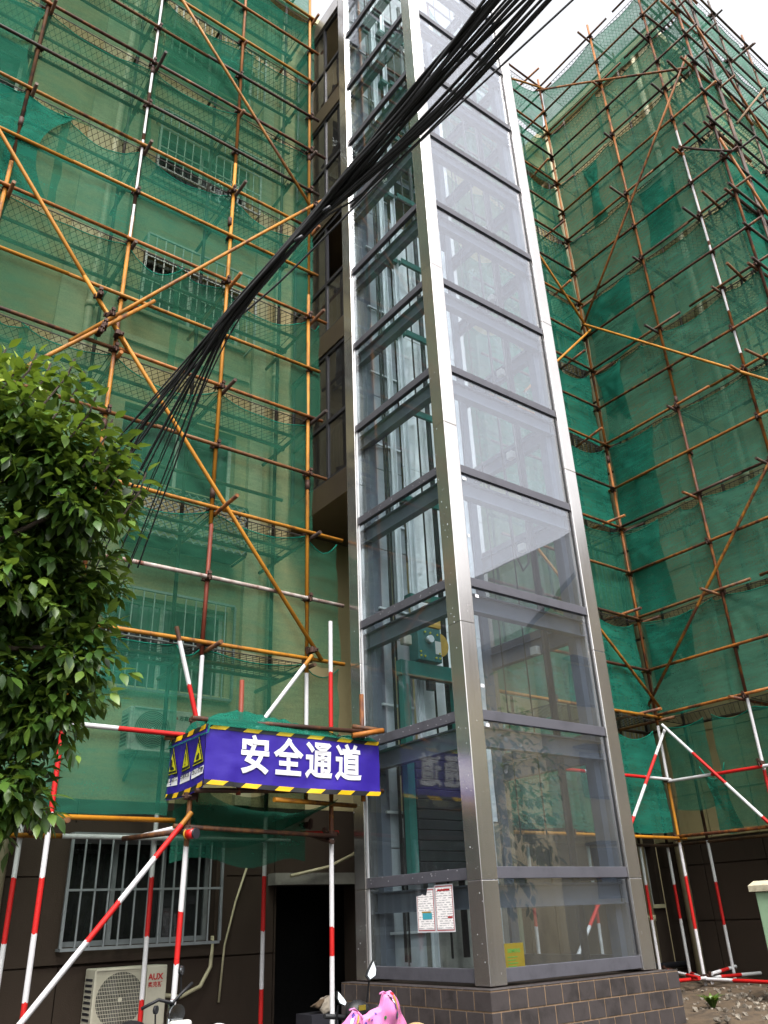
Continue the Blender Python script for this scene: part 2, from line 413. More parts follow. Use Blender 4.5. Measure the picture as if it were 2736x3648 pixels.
def panels(b, u0, u1, z0, z1, plane, th, mat, pw, ph, holes=(), axis='y', gap=.014, uo=0, zo=0):
    """cladding boards fixed on the wall, each a piece of its own with an open joint round it"""
    u = u0+uo-(pw if uo > 0 else 0)
    while u < u1-.01:
        z = z0+zo-(ph if zo > 0 else 0)
        while z < z1-.01:
            a, c, d, e = max(u, u0)+gap/2, min(u+pw, u1)-gap/2, max(z, z0)+gap/2, min(z+ph, z1)-gap/2
            if c-a > .02 and e-d > .02:
                rr = cut((a, c, d, e), holes); mb = MB(); k = rnd.uniform(-.002, .002)
                for (p, q, s_, t_) in rr:
                    if axis == 'y': mb.box((p, plane-th+k, s_), (q, plane-.001, t_))
                    else: mb.box((plane-th+k, p, s_), (plane-.001, q, t_))
                if rr: mb.build('wall_panel', mat, b)
            z += ph
        u += pw
WY = 9.5
FL = [2.6+2.77*k for k in range(5)]
wins = [(2.9, 4.6, -.14, .91)]+[(2.9, 4.6, z, z+1.15) for z in FL]
wins2 = [(-.5, .75, z, z+1.25) for z in FL]
wins3 = [(11.45, 12.88, z, z+1.2) for z in FL]+[(11.6, 12.88, .05, .95)]
door = (5.42, 6.58, G, .41)
bld = thing('apartment_building', (4, 11, G), 'cream rendered apartment block behind the green netting left of and behind the lift shaft', 'building')
holes = wins+wins2+wins3+[door]
joined_wall(bld, 'wall', 'wall_cream', cut((-5, 13.0, 1.3, 17.0), holes), WY, WY+.25)
joined_wall(bld, 'base_wall', 'wall_brown', cut((-5, 13.0, G, 1.3), holes), WY+.01, WY+.25)
box('back_wall', (-5, 15.7, G), (13, 16, 17), 'wall_cream', bld); box('end_wall', (-5.25, WY, G), (-5.002, 16, 17), 'wall_cream', bld)
box('roof', (-5.4, WY-.35, 17.0), (12.9, 16.3, 17.18), 'wall_pale', bld)
box('room_wall', (-4.9, WY+1.6, G), (12.9, WY+1.7, 16.9), 'room_dark', bld)
for z in FL: box('floor_slab', (-4.9, WY+.26, z-1.0), (12.9, WY+1.58, z-.85), 'room_dark', bld)
panels(bld, -5, 10.3, G, 1.3, WY+.01, .03, 'wall_brown', 1.23, .83, holes+[(2.68, 4.73, -.30, .93)], zo=.36, uo=.55)
# pale surround of the barred ground floor window
sm = MB()
for (a, c, d, e) in cut((2.68, 4.73, -.29, 1.05), [(2.9, 4.6, -.14, .91)]): sm.box((a, WY-.06, d), (c, WY+.005, e))
sm.build('window_surround', 'wall_brown', bld)
for (a, c, d, e) in [(1.8, 2.55, 1.3, 17.0), (4.78, 5.0, 1.3, 17.0), (9.2, 9.8, 1.3, 17.0)]: box('pilaster', (a, WY-.09, d), (c, WY-.002, e), 'wall_pale', bld)
for z in FL[1:]: box('string_course', (2.62, WY-.05, z-.62), (4.75, WY-.003, z-.52), 'wall_pale', bld)
for i, (a, c, d, e) in enumerate(wins):
    if i == 0:
        window(bld, a, c, d, e, WY, 'alu_frame', 3, False); grille(bld, a-.02, c+.02, d-.02, e+.02, WY-.06, .10, .145, 'alu_frame', 1, .012)
    else:
        window(bld, a, c, d, e, WY, 'white_upvc', 2, i != 1)
        if i != 2: grille(bld, a-.06, c+.06, d-.12 if i > 2 else d-.05, e+.06, WY, .32 if i > 2 else .10, .14, 'alu_frame' if i < 3 else 'white_upvc', 2 if i > 2 else 1, .010)
for (a, c, d, e) in wins2: window(bld, a, c, d, e, WY)
for i, (a, c, d, e) in enumerate(wins3):
    window(bld, a, c, d, e, WY, curtain=(i % 2 == 0))
    if i < 5: grille(bld, a-.05, c+.05, d-.25, e+.05, WY, .35, .12, 'alu_frame', 2, .010)
def pipe(b, x, y, z0, z1, r=.055, mat='pvc_pipe'):
    p = MB().tube([(x, y, z0), (x, y, z1)], r, 12).build('drain_pipe', mat, b, smooth=True)
    z = z0+.8
    while z < z1: MB().tube([(x, y, z), (x, y, z+.09)], r*1.22, 12).build('pipe_collar', mat, p, smooth=True); z += 2.77
pipe(bld, 2.2, WY-.17, -1.4, 16.9); pipe(bld, 2.62, WY-.10, 1.4, 16.9, .03); pipe(bld, 5.18, WY-.10, 1.4, 16.9, .05)
pipe(bld, 12.75-.35, WY-.12, -1.0, 16.9, .06)
# lattice flower rack under a window and its canopy
fr = MB()
for z in (4.42, 5.12):
    fr.bar((3.05, WY-.42, z), (4.62, WY-.42, z), .025, .025)
    for x in (3.05, 4.62): fr.bar((x, WY-.405, z), (x, WY, z), .025, .025)
for x in (3.05, 4.62): fr.bar((x, WY-.42, 4.435), (x, WY-.42, 5.105), .025, .025)
fro = fr.build('flower_rack', 'black_iron', bld); lat = MB()
for k in range(-8, 18):
    x = 3.05+k*.115
    for s in (1, -1):
        pts = [(x+(s > 0)*0+t*s*.7+(0 if s > 0 else .7), 4.42+t*.7) for t in (0, 1)]
        (xa, za), (xb, zb) = pts; t0, t1 = 0, 1
        lo = min(xa, xb)
        f = lambda X: (X-xa)/(xb-xa)
        ts = sorted((f(3.06), f(4.61))); t0 = max(0, ts[0]); t1 = min(1, ts[1])
        if t1-t0 > .05: lat.bar((xa+(xb-xa)*t0, WY-.425+.004*s, za+(zb-za)*t0), (xa+(xb-xa)*t1, WY-.425+.004*s, za+(zb-za)*t1), .008, .016)
tag(lat.build('lattice', 'alu_frame', fro), kind='stuff')
box('rack_floor', (3.08, WY-.40, 4.435), (4.6, WY-.01, 4.455), 'black_iron', fro)
# entrance
box('door_lintel', (5.30, WY-.20, .41), (6.60, WY-.003, .54), 'concrete', bld)
box('porch_wall', (5.1, WY+1.3, G), (6.9, WY+1.5, .8), 'room_dark', bld)
for (p, q) in [((4.72, -.9), (4.98, .62))]:
    MB().tube([(4.70, WY-.06, -.75), (4.74, WY-.06, -.2), (4.86, WY-.06, .25), (4.98, WY-.07, .60)], .013, 8).build('conduit', 'pvc_pipe', bld, smooth=True)
MB().tube([(5.45, WY-.30, .50), (6.0, WY-.28, .60), (6.6, WY-.2, .82)], .02, 8).build('conduit', 'pvc_pipe', bld, smooth=True)
MB().tube([(8.2, WY-.25, -.78), (13.0, WY-.25, -.84)], .045, 10).build('gas_pipe', 'frame_dark', bld, smooth=True)

# wing that comes forward on the right
wx, wy = 13.0, 5.75
wng = thing('apartment_wing', (16, 8, G), 'cream panelled side wing behind the netting on the right of the photo', 'building')
ew = [(14.9, 16.4, z, z+1.2) for z in FL]
box('wall', (wx, wy+.252, 1.0), (wx+.25, WY, 18.4), 'wall_cream', wng); box('base_wall', (wx+.01, wy+.252, G), (wx+.25, WY, 1.0), 'wall_brown', wng)
joined_wall(wng, 'front_wall', 'wall_cream', cut((wx, 22, 1.0, 18.4), ew), wy, wy+.25); box('front_base_wall', (wx+.01, wy+.01, G), (22, wy+.25, 1.0), 'wall_brown', wng)
box('end_wall', (21.75, wy+.252, G), (22, 16, 18.4), 'wall_cream', wng); box('upper_wall', (wx+.002, WY+.002, 17.2), (wx+.25, 16, 18.4), 'wall_cream', wng)
box('roof', (wx-.25, wy-.25, 18.4), (22.3, 16.3, 18.62), 'wall_pale', wng)
box('room_wall', (13.3, wy+1.6, G), (21.7, wy+1.7, 18), 'room_dark', wng)
panels(wng, wy+.6, WY-.12, 1.0, 18.35, wx, .03, 'wall_cream', .86, .985, axis='x', uo=.28, zo=.7, gap=.022)
panels(wng, wy+.01, WY-.12, G, 1.0, wx+.01, .03, 'wall_brown', 1.12, .83, axis='x', uo=.6, zo=.45, gap=.02)
box('pilaster', (wx-.07, wy-.04, 1.0), (wx-.002, wy+.30, 18.35), 'wall_pale', wng)
for i, (a, c, d, e) in enumerate(ew): window(wng, a, c, d, e, wy); grille(wng, a-.05, c+.05, d-.2, e+.05, wy, .35, .12)
MB().tube([(wx-.14, wy+.42, -1.0), (wx-.14, wy+.42, 18.3)], .06, 12).build('drain_pipe', 'pvc_pipe', wng, smooth=True)
MB().tube([(wx-.12, 8.95, -1.0), (wx-.12, 8.95, 18.3)], .075, 12).build('drain_pipe', 'pvc_pipe', wng, smooth=True)
for k in range(6):
    for yv in (wy+.42,): MB().tube([(wx-.14, yv, 1.2+2.77*k), (wx-.14, yv, 1.3+2.77*k)], .074, 12).build('pipe_collar', 'pvc_pipe', wng, smooth=True)

# ================================================================== lift shaft
TX0, TX1, TY0, TY1 = 5.44, 7.70, 5.86, 7.85; PW = .20; TOP = 16.9
TR = [.29, 1.72, 3.13, 4.52, 5.92, 7.31, 8.71, 10.12, 11.53, 12.94, 14.35, 15.76]
tow = thing('lift_shaft', (6.57, 6.85, -.55), 'tall glass lift shaft with stainless steel corner posts, on a tiled plinth', 'lift shaft')
for i, (x, y) in enumerate(((TX0, TY0), (TX1-PW, TY0), (TX0, TY1-PW), (TX1-PW, TY1-PW))):
    z = -.55; ends = [.28]+[.28+2.42*k for k in range(1, 8)]
    p = None
    for e in ends:
        e = min(e, TOP)
        mb = MB().box((x, y, z+.0015), (x+PW, y+PW, e-.0015))
        if p is None: p = mb.build('corner_post', 'steel_clad', tow, bevel=.006)
        else: mb.build('cladding_sleeve', 'steel_clad', p, bevel=.006)
        z = e
def transom_ring(z, h=.10):
    d = .06
    for (a, b) in (((TX0+PW+.001, TY0+.02, z), (TX1-PW-.001, TY0+.02+d, z+h)), ((TX0+.02, TY0+PW+.001, z), (TX0+.02+d, TY1-PW-.001, z+h)),
                   ((TX1-.02-d, TY0+PW+.001, z), (TX1-.02, TY1-PW-.001, z+h)), ((TX0+PW+.001, TY1-.02-d, z), (TX1-PW-.001, TY1-.02, z+h))):
        box('transom', a, b, 'frame_grey', tow, bevel=.004)
def ibeam(p, q, h=.20, wd=.10, t=.014, mat='steel_grey'):
    p, q = Vector(p), Vector(q); mb = MB(); z = V(0, 0, h/2-t/2)
    mb.bar(p+z, q+z, wd, t); mb.bar(p-z, q-z, wd, t); mb.bar(p, q, t, h-2*t-.001); return mb.build('steel_beam', mat, tow)
for z in TR:
    transom_ring(z)
    zb = z-.14
    ibeam((TX0+PW+.01, TY0+.15, zb), (TX1-PW-.01, TY0+.15, zb)); ibeam((TX0+PW+.01, TY1-.16, zb), (TX1-PW-.01, TY1-.16, zb))
    ibeam((TX0+.15, TY0+PW+.01, zb), (TX0+.15, TY1-PW-.01, zb)); ibeam((TX1-.15, TY0+PW+.01, zb), (TX1-.15, TY1-PW-.01, zb))
transom_ring(-.53, .11)
for (x, y) in ((TX0, TY0), (TX1-PW, TY0), (TX0, TY1-PW), (TX1-PW, TY1-PW)):
    sx = 1 if x == TX0 else -1; sy = 1 if y == TY0 else -1
    cx_ = x+PW/2+sx*.13; cy_ = y+PW/2+sy*.13
    box('steel_column', (cx_-.06, cy_-.06, -.54), (cx_+.06, cy_+.06, TOP-.1), 'steel_grey', tow)
lv = [-.42]+[z for z in TR]+[TOP]
for i in range(len(lv)-1):
    a = lv[i]+(.10 if i else .002)+.001; b = lv[i+1]-.001
    box('glass_pane', (TX0+PW+.002, TY0+.045, a), (TX1-PW-.002, TY0+.055, b), 'tower_glass', tow)
    box('glass_pane', (TX0+.045, TY0+PW+.002, a), (TX0+.055, TY1-PW-.002, b), 'tower_glass_side', tow)
    box('glass_pane', (TX1-.055, TY0+PW+.002, a), (TX1-.045, TY1-PW-.002, b), 'tower_glass_inner', tow)
# black sealant between glass and posts
for (x, y, xx, yy) in ((TX0+PW+.001, TY0+.036, TX0+PW+.014, TY0+.044), (TX1-PW-.014, TY0+.036, TX1-PW-.001, TY0+.044)):
    box('sealant_strip', (x, y, -.41), (xx, yy, TOP-.1), 'black_rubber', tow)
for (x, y, xx, yy) in ((TX0+.036, TY1-PW-.016, TX0+.044, TY1-PW-.001),):
    box('sealant_strip', (x, y, -.41), (xx, yy, TOP-.1), 'rail_steel', tow)
fg = random.Random(9); fl = MB()
for i in range(60):
    zf = fg.uniform(-.5, 4.2) if fg.random() < .8 else fg.uniform(4, 9); yf = TY0+fg.uniform(.01, .19) if fg.random() < .75 else TY1-fg.uniform(.01, .19); sz = fg.uniform(.002, .006)*(2 if fg.random() < .1 else 1)
    fl.box((TX0-.0012, yf-sz, zf-sz*fg.uniform(.6, 2)), (TX0-.0002, yf+sz*fg.random(), zf+sz*fg.random()))
for z in TR[:4]:
    for i in range(16): yf = fg.uniform(TY0+.22, TY1-.22); zf = z+fg.uniform(.02, .098); sz = fg.uniform(.002, .005); fl.box((TX0+.0185, yf, zf), (TX0+.0198, yf+sz*2, zf+sz*1.5))
tag(fl.build('paint_flecks', 'print_white', tow), kind='stuff')
# back of the shaft: landing door panels, foil insulation
z = -.5; k = 0
while z < TOP-.3:
    zz = min(z+1.18, TOP-.3); box('landing_panel', (5.66, TY1-.28, z+.006), (5.90, TY1-.262, zz-.006), 'sheet_grey', tow); box('landing_panel', (5.915, TY1-.30, z+.006), (6.14, TY1-.282, zz-.006), 'sheet_grey', tow)
    box('panel_bracket', (5.66, TY1-.335, z+.35), (6.12, TY1-.305, z+.375), 'rail_steel', tow); z = zz; k += 1
z = 1.0
for zt in (3.3, 5.6, 7.9, 10.2):
    MB().grid(lambda u, v: (6.22+1.18*u, TY1-.24+.012*noise.noise(V(u*5, v*9, zt)), z+.002+(zt-z-.004)*v), 20, 36).build('insulation_foil', 'foil', tow, smooth=True); z = zt
box('pit_wall', (5.66, TY1-.25, -.54), (7.45, TY1-.22, .98), 'concrete', tow)
# rails, ropes, brackets
def rail(x, y, z0, z1, mt='rail_steel'): MB().box((x-.04, y, z0), (x+.04, y+.012, z1)).box((x-.008, y-.06, z0), (x+.008, y-.0005, z1)).build('guide_rail', mt, tow)
rail(6.18, 7.46, -.5, 16.2); rail(7.12, 7.46, -.5, 16.2); rail(7.40, 6.5, -.5, 16.2, 'frame_dark'); rail(5.98, 7.50, 3.4, 16.2)
for (x, y, r, m_) in ((6.38, 7.42, .014, 'black_iron'), (6.60, 7.44, .04, 'black_iron'), (6.86, 7.42, .014, 'black_iron'), (5.72, 7.30, .011, 'black_rubber'), (5.76, 7.42, .018, 'black_rubber'), (7.25, 6.7, .010, 'black_iron'), (7.05, 6.9, .010, 'black_iron')):
    MB().tube([(x, y, -.4), (x, y, 16.0)], r, 6).build('hoist_rope', m_, tow, smooth=True)
MB().tube([(7.0, 6.45, 14.5), (7.0, 6.45, 4.4), (7.03, 6.45, 4.0), (7.12, 6.45, 3.82), (7.24, 6.45, 3.95), (7.28, 6.45, 4.4), (7.28, 6.45, 14.5)], .016, 6).build('travelling_cable', 'black_rubber', tow, smooth=True)
for zt in TR[2:]:
    q = MB(); q.box((6.20, 7.34, zt+.40), (7.02, 7.38, zt+.41)); q.box((6.20, 7.34, zt+.411), (7.02, 7.35, zt+.50)); q.box((6.06, 7.40, zt+.42), (6.24, 7.55, zt+.50)); q.build('rail_bracket', 'teal_paint', tow)
    box('switch_box', (7.34, 6.60, zt-.30), (7.42, 6.70, zt-.20), 'white_plastic', tow)
# counterweight
DX = -.20
cwt = thing('counterweight', (6.15, 7.3, .4), 'teal counterweight frame with yellow topped pulley box and black weights inside the glass shaft', 'counterweight')
box('cross_beam', (5.90+DX, 7.20, 2.50), (6.85+DX, 7.30, 2.68), 'teal_paint', cwt, .006)
box('side_channel', (5.92+DX, 7.205, .4), (6.02+DX, 7.295, 2.498), 'teal_paint', cwt); box('side_channel', (6.70+DX, 7.205, .4), (6.80+DX, 7.295, 2.498), 'teal_paint', cwt)
pb = box('pulley_box', (6.14+DX, 7.16, 2.70), (6.50+DX, 7.34, 3.12), 'machine_teal', cwt, .012); box('pulley_cover', (6.13+DX, 7.15, 3.122), (6.51+DX, 7.35, 3.26), 'machine_yellow', pb, .01)
MB().tube([(6.30+DX, 7.10, 2.96), (6.30+DX, 7.155, 2.96)], .045, 16).build('axle_cap', 'rail_steel', pb, smooth=True)
MB().tube([(6.52+DX, 7.22, 2.95), (6.52+DX, 7.30, 2.95)], .15, 20).build('pulley_wheel', 'machine_yellow', pb, smooth=True)
box('data_plate', (6.40+DX, 7.154, 2.80), (6.49+DX, 7.158, 2.96), 'white_plastic', pb)
for (a, b) in ((6.17, 2.75), (6.17, 2.80), (6.23, 2.75), (6.40, 2.75), (6.46, 2.75), (6.46, 2.81), (6.25, 3.05), (6.33, 3.05), (6.44, 3.04)):
    MB().tube([(a+DX, 7.143, b), (a+DX, 7.158, b)], .012, 6).build('bolt', 'sign_yellow', pb)
box('oil_cup', (5.93+DX, 7.16, 2.86), (6.05+DX, 7.24, 2.98), 'curtain', cwt, .01); box('buffer_stub', (6.32+DX, 7.22, 2.38), (6.42+DX, 7.28, 2.498), 'black_iron', cwt)
for i in range(12): box('weight_block', (6.03+DX, 7.19, .42+i*.105), (6.69+DX, 7.31, .42+i*.105+.097), 'black_iron', cwt, .006)
# door operator camera box at the foot
box('junction_box', (5.86, 7.44, .78), (6.12, 7.52, .98), 'white_plastic', tow, .008); MB().dome((5.97, 7.40, .90), .06, .06, .06, 14, 6).build('sensor_dome', 'black_iron', tow, smooth=True)
# plinth with glazed tiles
pl = thing('tiled_plinth', (6.57, 6.85, G), 'dark glazed tile plinth with pale joints under the lift shaft', 'plinth')
px0, px1, py0, py1, pt = 5.30, 7.84, 5.72, 7.92, -.56
box('core', (px0+.004, py0+.004, G), (px1-.004, py1-.004, pt-.004), 'grout', pl)
box('mortar_cap', (px0+.137, py0+.137, pt-.0035), (px1-.02, py1-.02, pt+.001), 'wall_brown', pl)
def tile(a, b): box('tile', a, b, 'tile_glaze', pl, .003)
tw = .215; th = .15
for r_ in range(7):
    z1 = pt-.014-r_*th; z0 = z1-th+.012; off = (r_ % 2)*tw/2
    y = py0-off
    while y < py1-.02:
        a, b = max(y, py0), min(y+tw-.012, py1)
        if b-a > .02: tile((px0-.001, a, z0), (px0+.0035, b, z1))
        y += tw
    x = px0-off
    while x < px1-.02:
        a, b = max(x, px0+.004), min(x+tw-.012, px1)
        if b-a > .02: tile((a, py0-.001, z0), (b, py0+.0035, z1)); 
        x += tw
x = px0
while x < px1-.05:
    tile((x, py0-.001, pt-.0035), (min(x+tw-.012, px1), py0+.135, pt+.002)); x += tw
y = py0+.14
while y < py1-.05:
    tile((px0-.001, y, pt-.0035), (px0+.135, min(y+tw-.012, py1), pt+.002)); y += tw
# glazed link between the shaft and the building
lk = thing('link_corridor', (6.5, 8.7, 5.1), 'bronze panelled link corridor with dark framed windows between lift shaft and building', 'corridor')
LX = 5.46; y0, y1 = TY1+.01, WY-.1
heads = [7.72, 10.33, 12.96, 15.56]
for i, hd in enumerate(heads):
    zb = hd-2.60; zs = zb+.38; md = zs+.95
    box('spandrel_panel', (LX, y0, zb), (LX+.08, y1, zs-.002), 'steel_brown', lk, .004); box('floor_slab', (LX+.085, y0, zb+.005), (7.7, y1, zb+.25), 'steel_brown', lk)
    mb = MB()
    mb.box((LX+.02, y0, hd-.06), (LX+.07, y1, hd-.002)); mb.box((LX+.02, y0, md), (LX+.07, y1, md+.06)); mb.box((LX+.02, y0, zs), (LX+.07, y1, zs+.04))
    ys = [y0, y0+.50, y0+1.02, y1-.05]
    for y in ys: mb.box((LX+.021, y, zs+.04), (LX+.069, y+.05, md)); mb.box((LX+.021, y, md+.06), (LX+.069, y+.05, hd-.06))
    wf = mb.build('window_frame', 'frame_dark', lk)
    for j in range(3):
        box('pane', (LX+.042, ys[j]+.05, zs+.04), (LX+.048, ys[j+1], md), 'corridor_glass', wf); 
        if not (j == 0 and i % 2): box('pane', (LX+.042, ys[j]+.05, md+.06), (LX+.048, ys[j+1], hd-.06), 'corridor_glass', wf)
    for j in range(10):
        y = y0+.08+j*.15
        MB().tube([(LX+.13, y, zs), (LX+.13, y, zs+.88)], .009, 6).build('baluster', 'rail_steel', lk, smooth=True)
    MB().tube([(LX+.13, y0, zs+.9), (LX+.13, y1, zs+.9)], .016, 8).build('handrail', 'rail_steel', lk, smooth=True)
    box('inner_wall', (7.62, y0, zs), (7.7, y1, hd), 'wall_cream', lk)
box('roof', (LX-.02, y0, 15.57), (7.75, y1, 15.9), 'steel_clad', lk)

# ================================================================== scaffolds
PLZ = [.93, 2.75, 4.41, 6.13, 7.87, 9.60, 11.33, 13.07, 14.83, 16.50, 18.12]     # platform ledgers
MIDZ = [1.78, 3.51, 5.25, 6.93, 8.70, 10.42, 12.15, 13.92, 15.67, 17.22]           # guard rails
def coupler_mesh():
    mb = MB(); mb.tube([(0, 0, -.03), (0, 0, .03)], .034, 10); mb.tube([(-.03, .05, 0), (.03, .05, 0)], .034, 10)
    mb.box((.02, -.028, -.02), (.062, -.004, .02)); mb.tube([(.05, -.05, 0), (.05, .03, 0)], .009, 6); mb.box((-.02, .07, .024), (.02, .10, .06)); mb.tube([(0, .085, -.045), (0, .085, .07)], .009, 6)
    me = bpy.data.meshes.new('coupler'); me.from_pydata([tuple(p) for p in mb.v], [], mb.f); me.materials.append(MATS['coupler_steel']); return me
CPL = coupler_mesh()
def coupler(parent, p, rz=0, s=1):
    o = bpy.data.objects.new('coupler', CPL); C.objects.link(o); o.parent = parent; o.location = Vector(p)-BASE[parent.name]
    o.rotation_euler = (rnd.uniform(-.1, .1), rnd.uniform(-.15, .15), rz+rnd.uniform(-.15, .15)+rnd.choice((0, math.pi))); o.scale = (s, s, s)
DECKS = {}
def deck_mesh(L, W):
    key = (round(L, 2), round(W, 2))
    if key in DECKS: return DECKS[key]
    mb = MB(); p = .085; k = -int(W*.55/p)-2; asp = .55; n = int((L+W*asp)/p)+3
    for i in range(-n, n+1):
        for s in (1, -1):
            # line u = i*p + s*asp*v , v in 0..W clipped to 0..L
            ua, ub = i*p, i*p+s*asp*W; t0, t1 = 0., 1.
            for lim, sg in ((0, 1), (L, -1)):
                fa, fb = (ua-lim)*sg, (ub-lim)*sg
                if fa < 0 and fb < 0: t1 = -1; break
                if fa < 0: t0 = max(t0, fa/(fa-fb))
                elif fb < 0: t1 = min(t1, fa/(fa-fb))
            if t1-t0 < .03: continue
            a = V(ua+(ub-ua)*t0, W*t0, 0); b = V(ua+(ub-ua)*t1, W*t1, 0); d = (b-a).normalized(); o = V(-d.y, d.x, 0)*.003
            z = .002*s
            mb.idx([a-o+V(0,0,z), a+o+V(0,0,z), a+V(0,0,z+.006), b-o+V(0,0,z), b+o+V(0,0,z), b+V(0,0,z+.006)], [(0,1,4,3), (1,2,5,4), (2,0,3,5)])
    for (a, b) in (((0,0,0),(L,0,0)), ((0,W,0),(L,W,0)), ((0,0,0),(0,W,0)), ((L,0,0),(L,W,0))): mb.bar(a, b, .010, .010)
    me = bpy.data.meshes.new('mesh_deck'); me.from_pydata([tuple(q) for q in mb.v], [], mb.f); me.materials.append(MATS['wire_steel']); DECKS[key] = me; return me
def deck(parent, x, y, z, L, W, rz=0):
    o = bpy.data.objects.new('mesh_deck', deck_mesh(L, W)); C.objects.link(o); o.parent = parent; o.location = V(x, y, z)-BASE[parent.name]; o.rotation_euler = (rnd.uniform(-.012, .012), rnd.uniform(-.012, .012), rz)
    o['kind'] = 'stuff'
def net(parent, axis, a0, a1, z0, z1, plane, mat, ties, sag=.16, puff=.05, seed=None, gather=0, slope=0, botsag=.05, name='safety_net'):
    """hanging sheet of netting, tied along the top at the poles"""
    sd_ = rnd.random()*100 if seed is None else seed; ties = sorted(set([a0]+[t for t in ties if a0+.15 < t < a1-.15]+[a1]))
    nu = max(10, int((a1-a0)/.07)); nv = max(10, int((z1-z0)/.075)); sg = [sag*rnd.uniform(.35, 1.5) for _ in ties]; bs = [botsag*rnd.uniform(.0, 1.8) for _ in ties]
    def span(u):
        for i in range(len(ties)-1):
            if u <= ties[i+1]+1e-6: return i, (u-ties[i])/(ties[i+1]-ties[i])
        return len(ties)-2, 1
    def fn(su, sv):
        u = a0+(a1-a0)*su; i, t = span(u); hump = math.sin(math.pi*t)**.8 if 0 < t < 1 else 0
        zt = z1-sg[i]*hump; zb = z0-bs[i]*hump+.02*noise.noise(V(u*2.2, sd_, 1)); z = zb+(zt-zb)*sv
        d = puff*noise.noise(V(u*.9, z*.8, sd_))+.35*puff*noise.noise(V(u*3.2+z*1.2, z*1.6, sd_+9))
        # creases radiating from the ties
        for tt in (ties[i], ties[i+1]):
            ang = math.atan2(u-tt, max(.05, zt-z)); rr = math.hypot(u-tt, zt-z); d += .016*math.sin(ang*13+sd_)*math.exp(-rr*1.5)*min(1, rr*6)
        d += .02*math.sin(math.pi*sv)*rnd.uniform(-.2, .2)
        if gather: u += gather*(math.sin(math.pi*sv))*((a0+a1)/2-u)
        u += slope*(1-sv)
        e = .022*noise.noise(V(z*3, sd_, 5)); u += e*(1 if su > .97 else (-1 if su < .03 else 0))
        return (u, plane+d, z) if axis == 'x' else (plane+d, u, z)
    o = MB().grid(fn, nu, nv).build(name, mat, parent, smooth=True)
    # rolled selvedge along the top
    pts = [Vector(fn(i/nu, 1))-Vector((0, 0, .004)) for i in range(nu+1)]
    MB().tube(pts, .007, 5).build('selvedge', 'net_edge', o, smooth=True)
    return o
def wob(v, a=.02): return v+rnd.uniform(-a, a)
BANDS = ['paint_white', 'paint_red']

# ---- scaffold on the left facade
YO, YI = 8.0, 8.85
LPX = [-2.1, -.70, .74, 2.24, 3.60, 4.92]
sL = thing('facade_scaffold', (1.5, 8.4, G), 'yellow tube scaffold with green netting on the facade left of the lift shaft', 'scaffold')
for i, x in enumerate(LPX):
    zt = 18.6
    if i in (2, 3):
        mk = [.30, .60, .78, .95, 1.18, 1.5, 1.9] if i == 3 else [.3, .7, 1.1, 1.5]
    zl = {3: 1.95, 2: 1.9, 4: 2.62, 5: 2.60}.get(i)
    if zl is None: tube('standard', (x, YO, G), (x, YO, zt), 'tube_rust', sL); 
    else:
        L = zl-G
        if i == 3: marks = [(z-G)/L for z in (-.50, .0, .43, .97)]; mm = ['paint_red', 'paint_white', 'paint_red', 'paint_white', 'paint_red']
        elif i == 2: marks = [(z-G)/L for z in (-.9, -.4, .1, .6, 1.1)]; mm = BANDS*3
        elif i == 4: marks = [(z-G)/L for z in (1.2,)]; mm = ['tube_yellow', 'paint_white']
        else: marks = [(z-G)/L for z in (1.3,)]; mm = ['tube_yellow', 'paint_white']
        if i >= 4: p = striped('standard', (x, YO, 1.15), (x, YO, zl), [.3], ['tube_yellow', 'paint_white'], sL)
        else: striped('standard', (x, YO, G), (x, YO, zl), marks, mm, sL)
        if i == 4: tube('standard', (x-.01, YO, 2.622), (x+.01, YO, 4.2), 'tube_redprimer', sL); tube('standard', (x, YO, 4.2), (x+.03, YO, 10.2), 'tube_yellow', sL); tube('standard', (x+.03, YO, 10.2), (x+.03, YO, zt), 'tube_orange', sL)
        else: tube('standard', (x, YO, zl+.002), (x, YO, 8.3), 'tube_yellow', sL); tube('standard', (x, YO, 8.302), (x, YO, zt), 'tube_rust' if i in (2, 3) else 'tube_yellow', sL)
    for zc in ((5.1, 11.2) if i % 2 else (4.6, 9.0)): MB().tube([(x, YO, zc-.07), (x, YO, zc+.07)], .031, 10).build('sleeve_coupler', 'coupler_steel', sL, smooth=True)
    # inner row
    L = 1.9-G
    if i >= 2: striped('standard', (x-.02, YI, G), (x-.02, YI, 1.1), [.14, .34, .55, .76], ['paint_white', 'paint_red'], sL); tube('standard', (x-.02, YI, 1.102), (x-.02, YI, 17.9), 'tube_dark', sL)
    else: tube('standard', (x-.02, YI, G), (x-.02, YI, 17.9), 'tube_dark', sL)
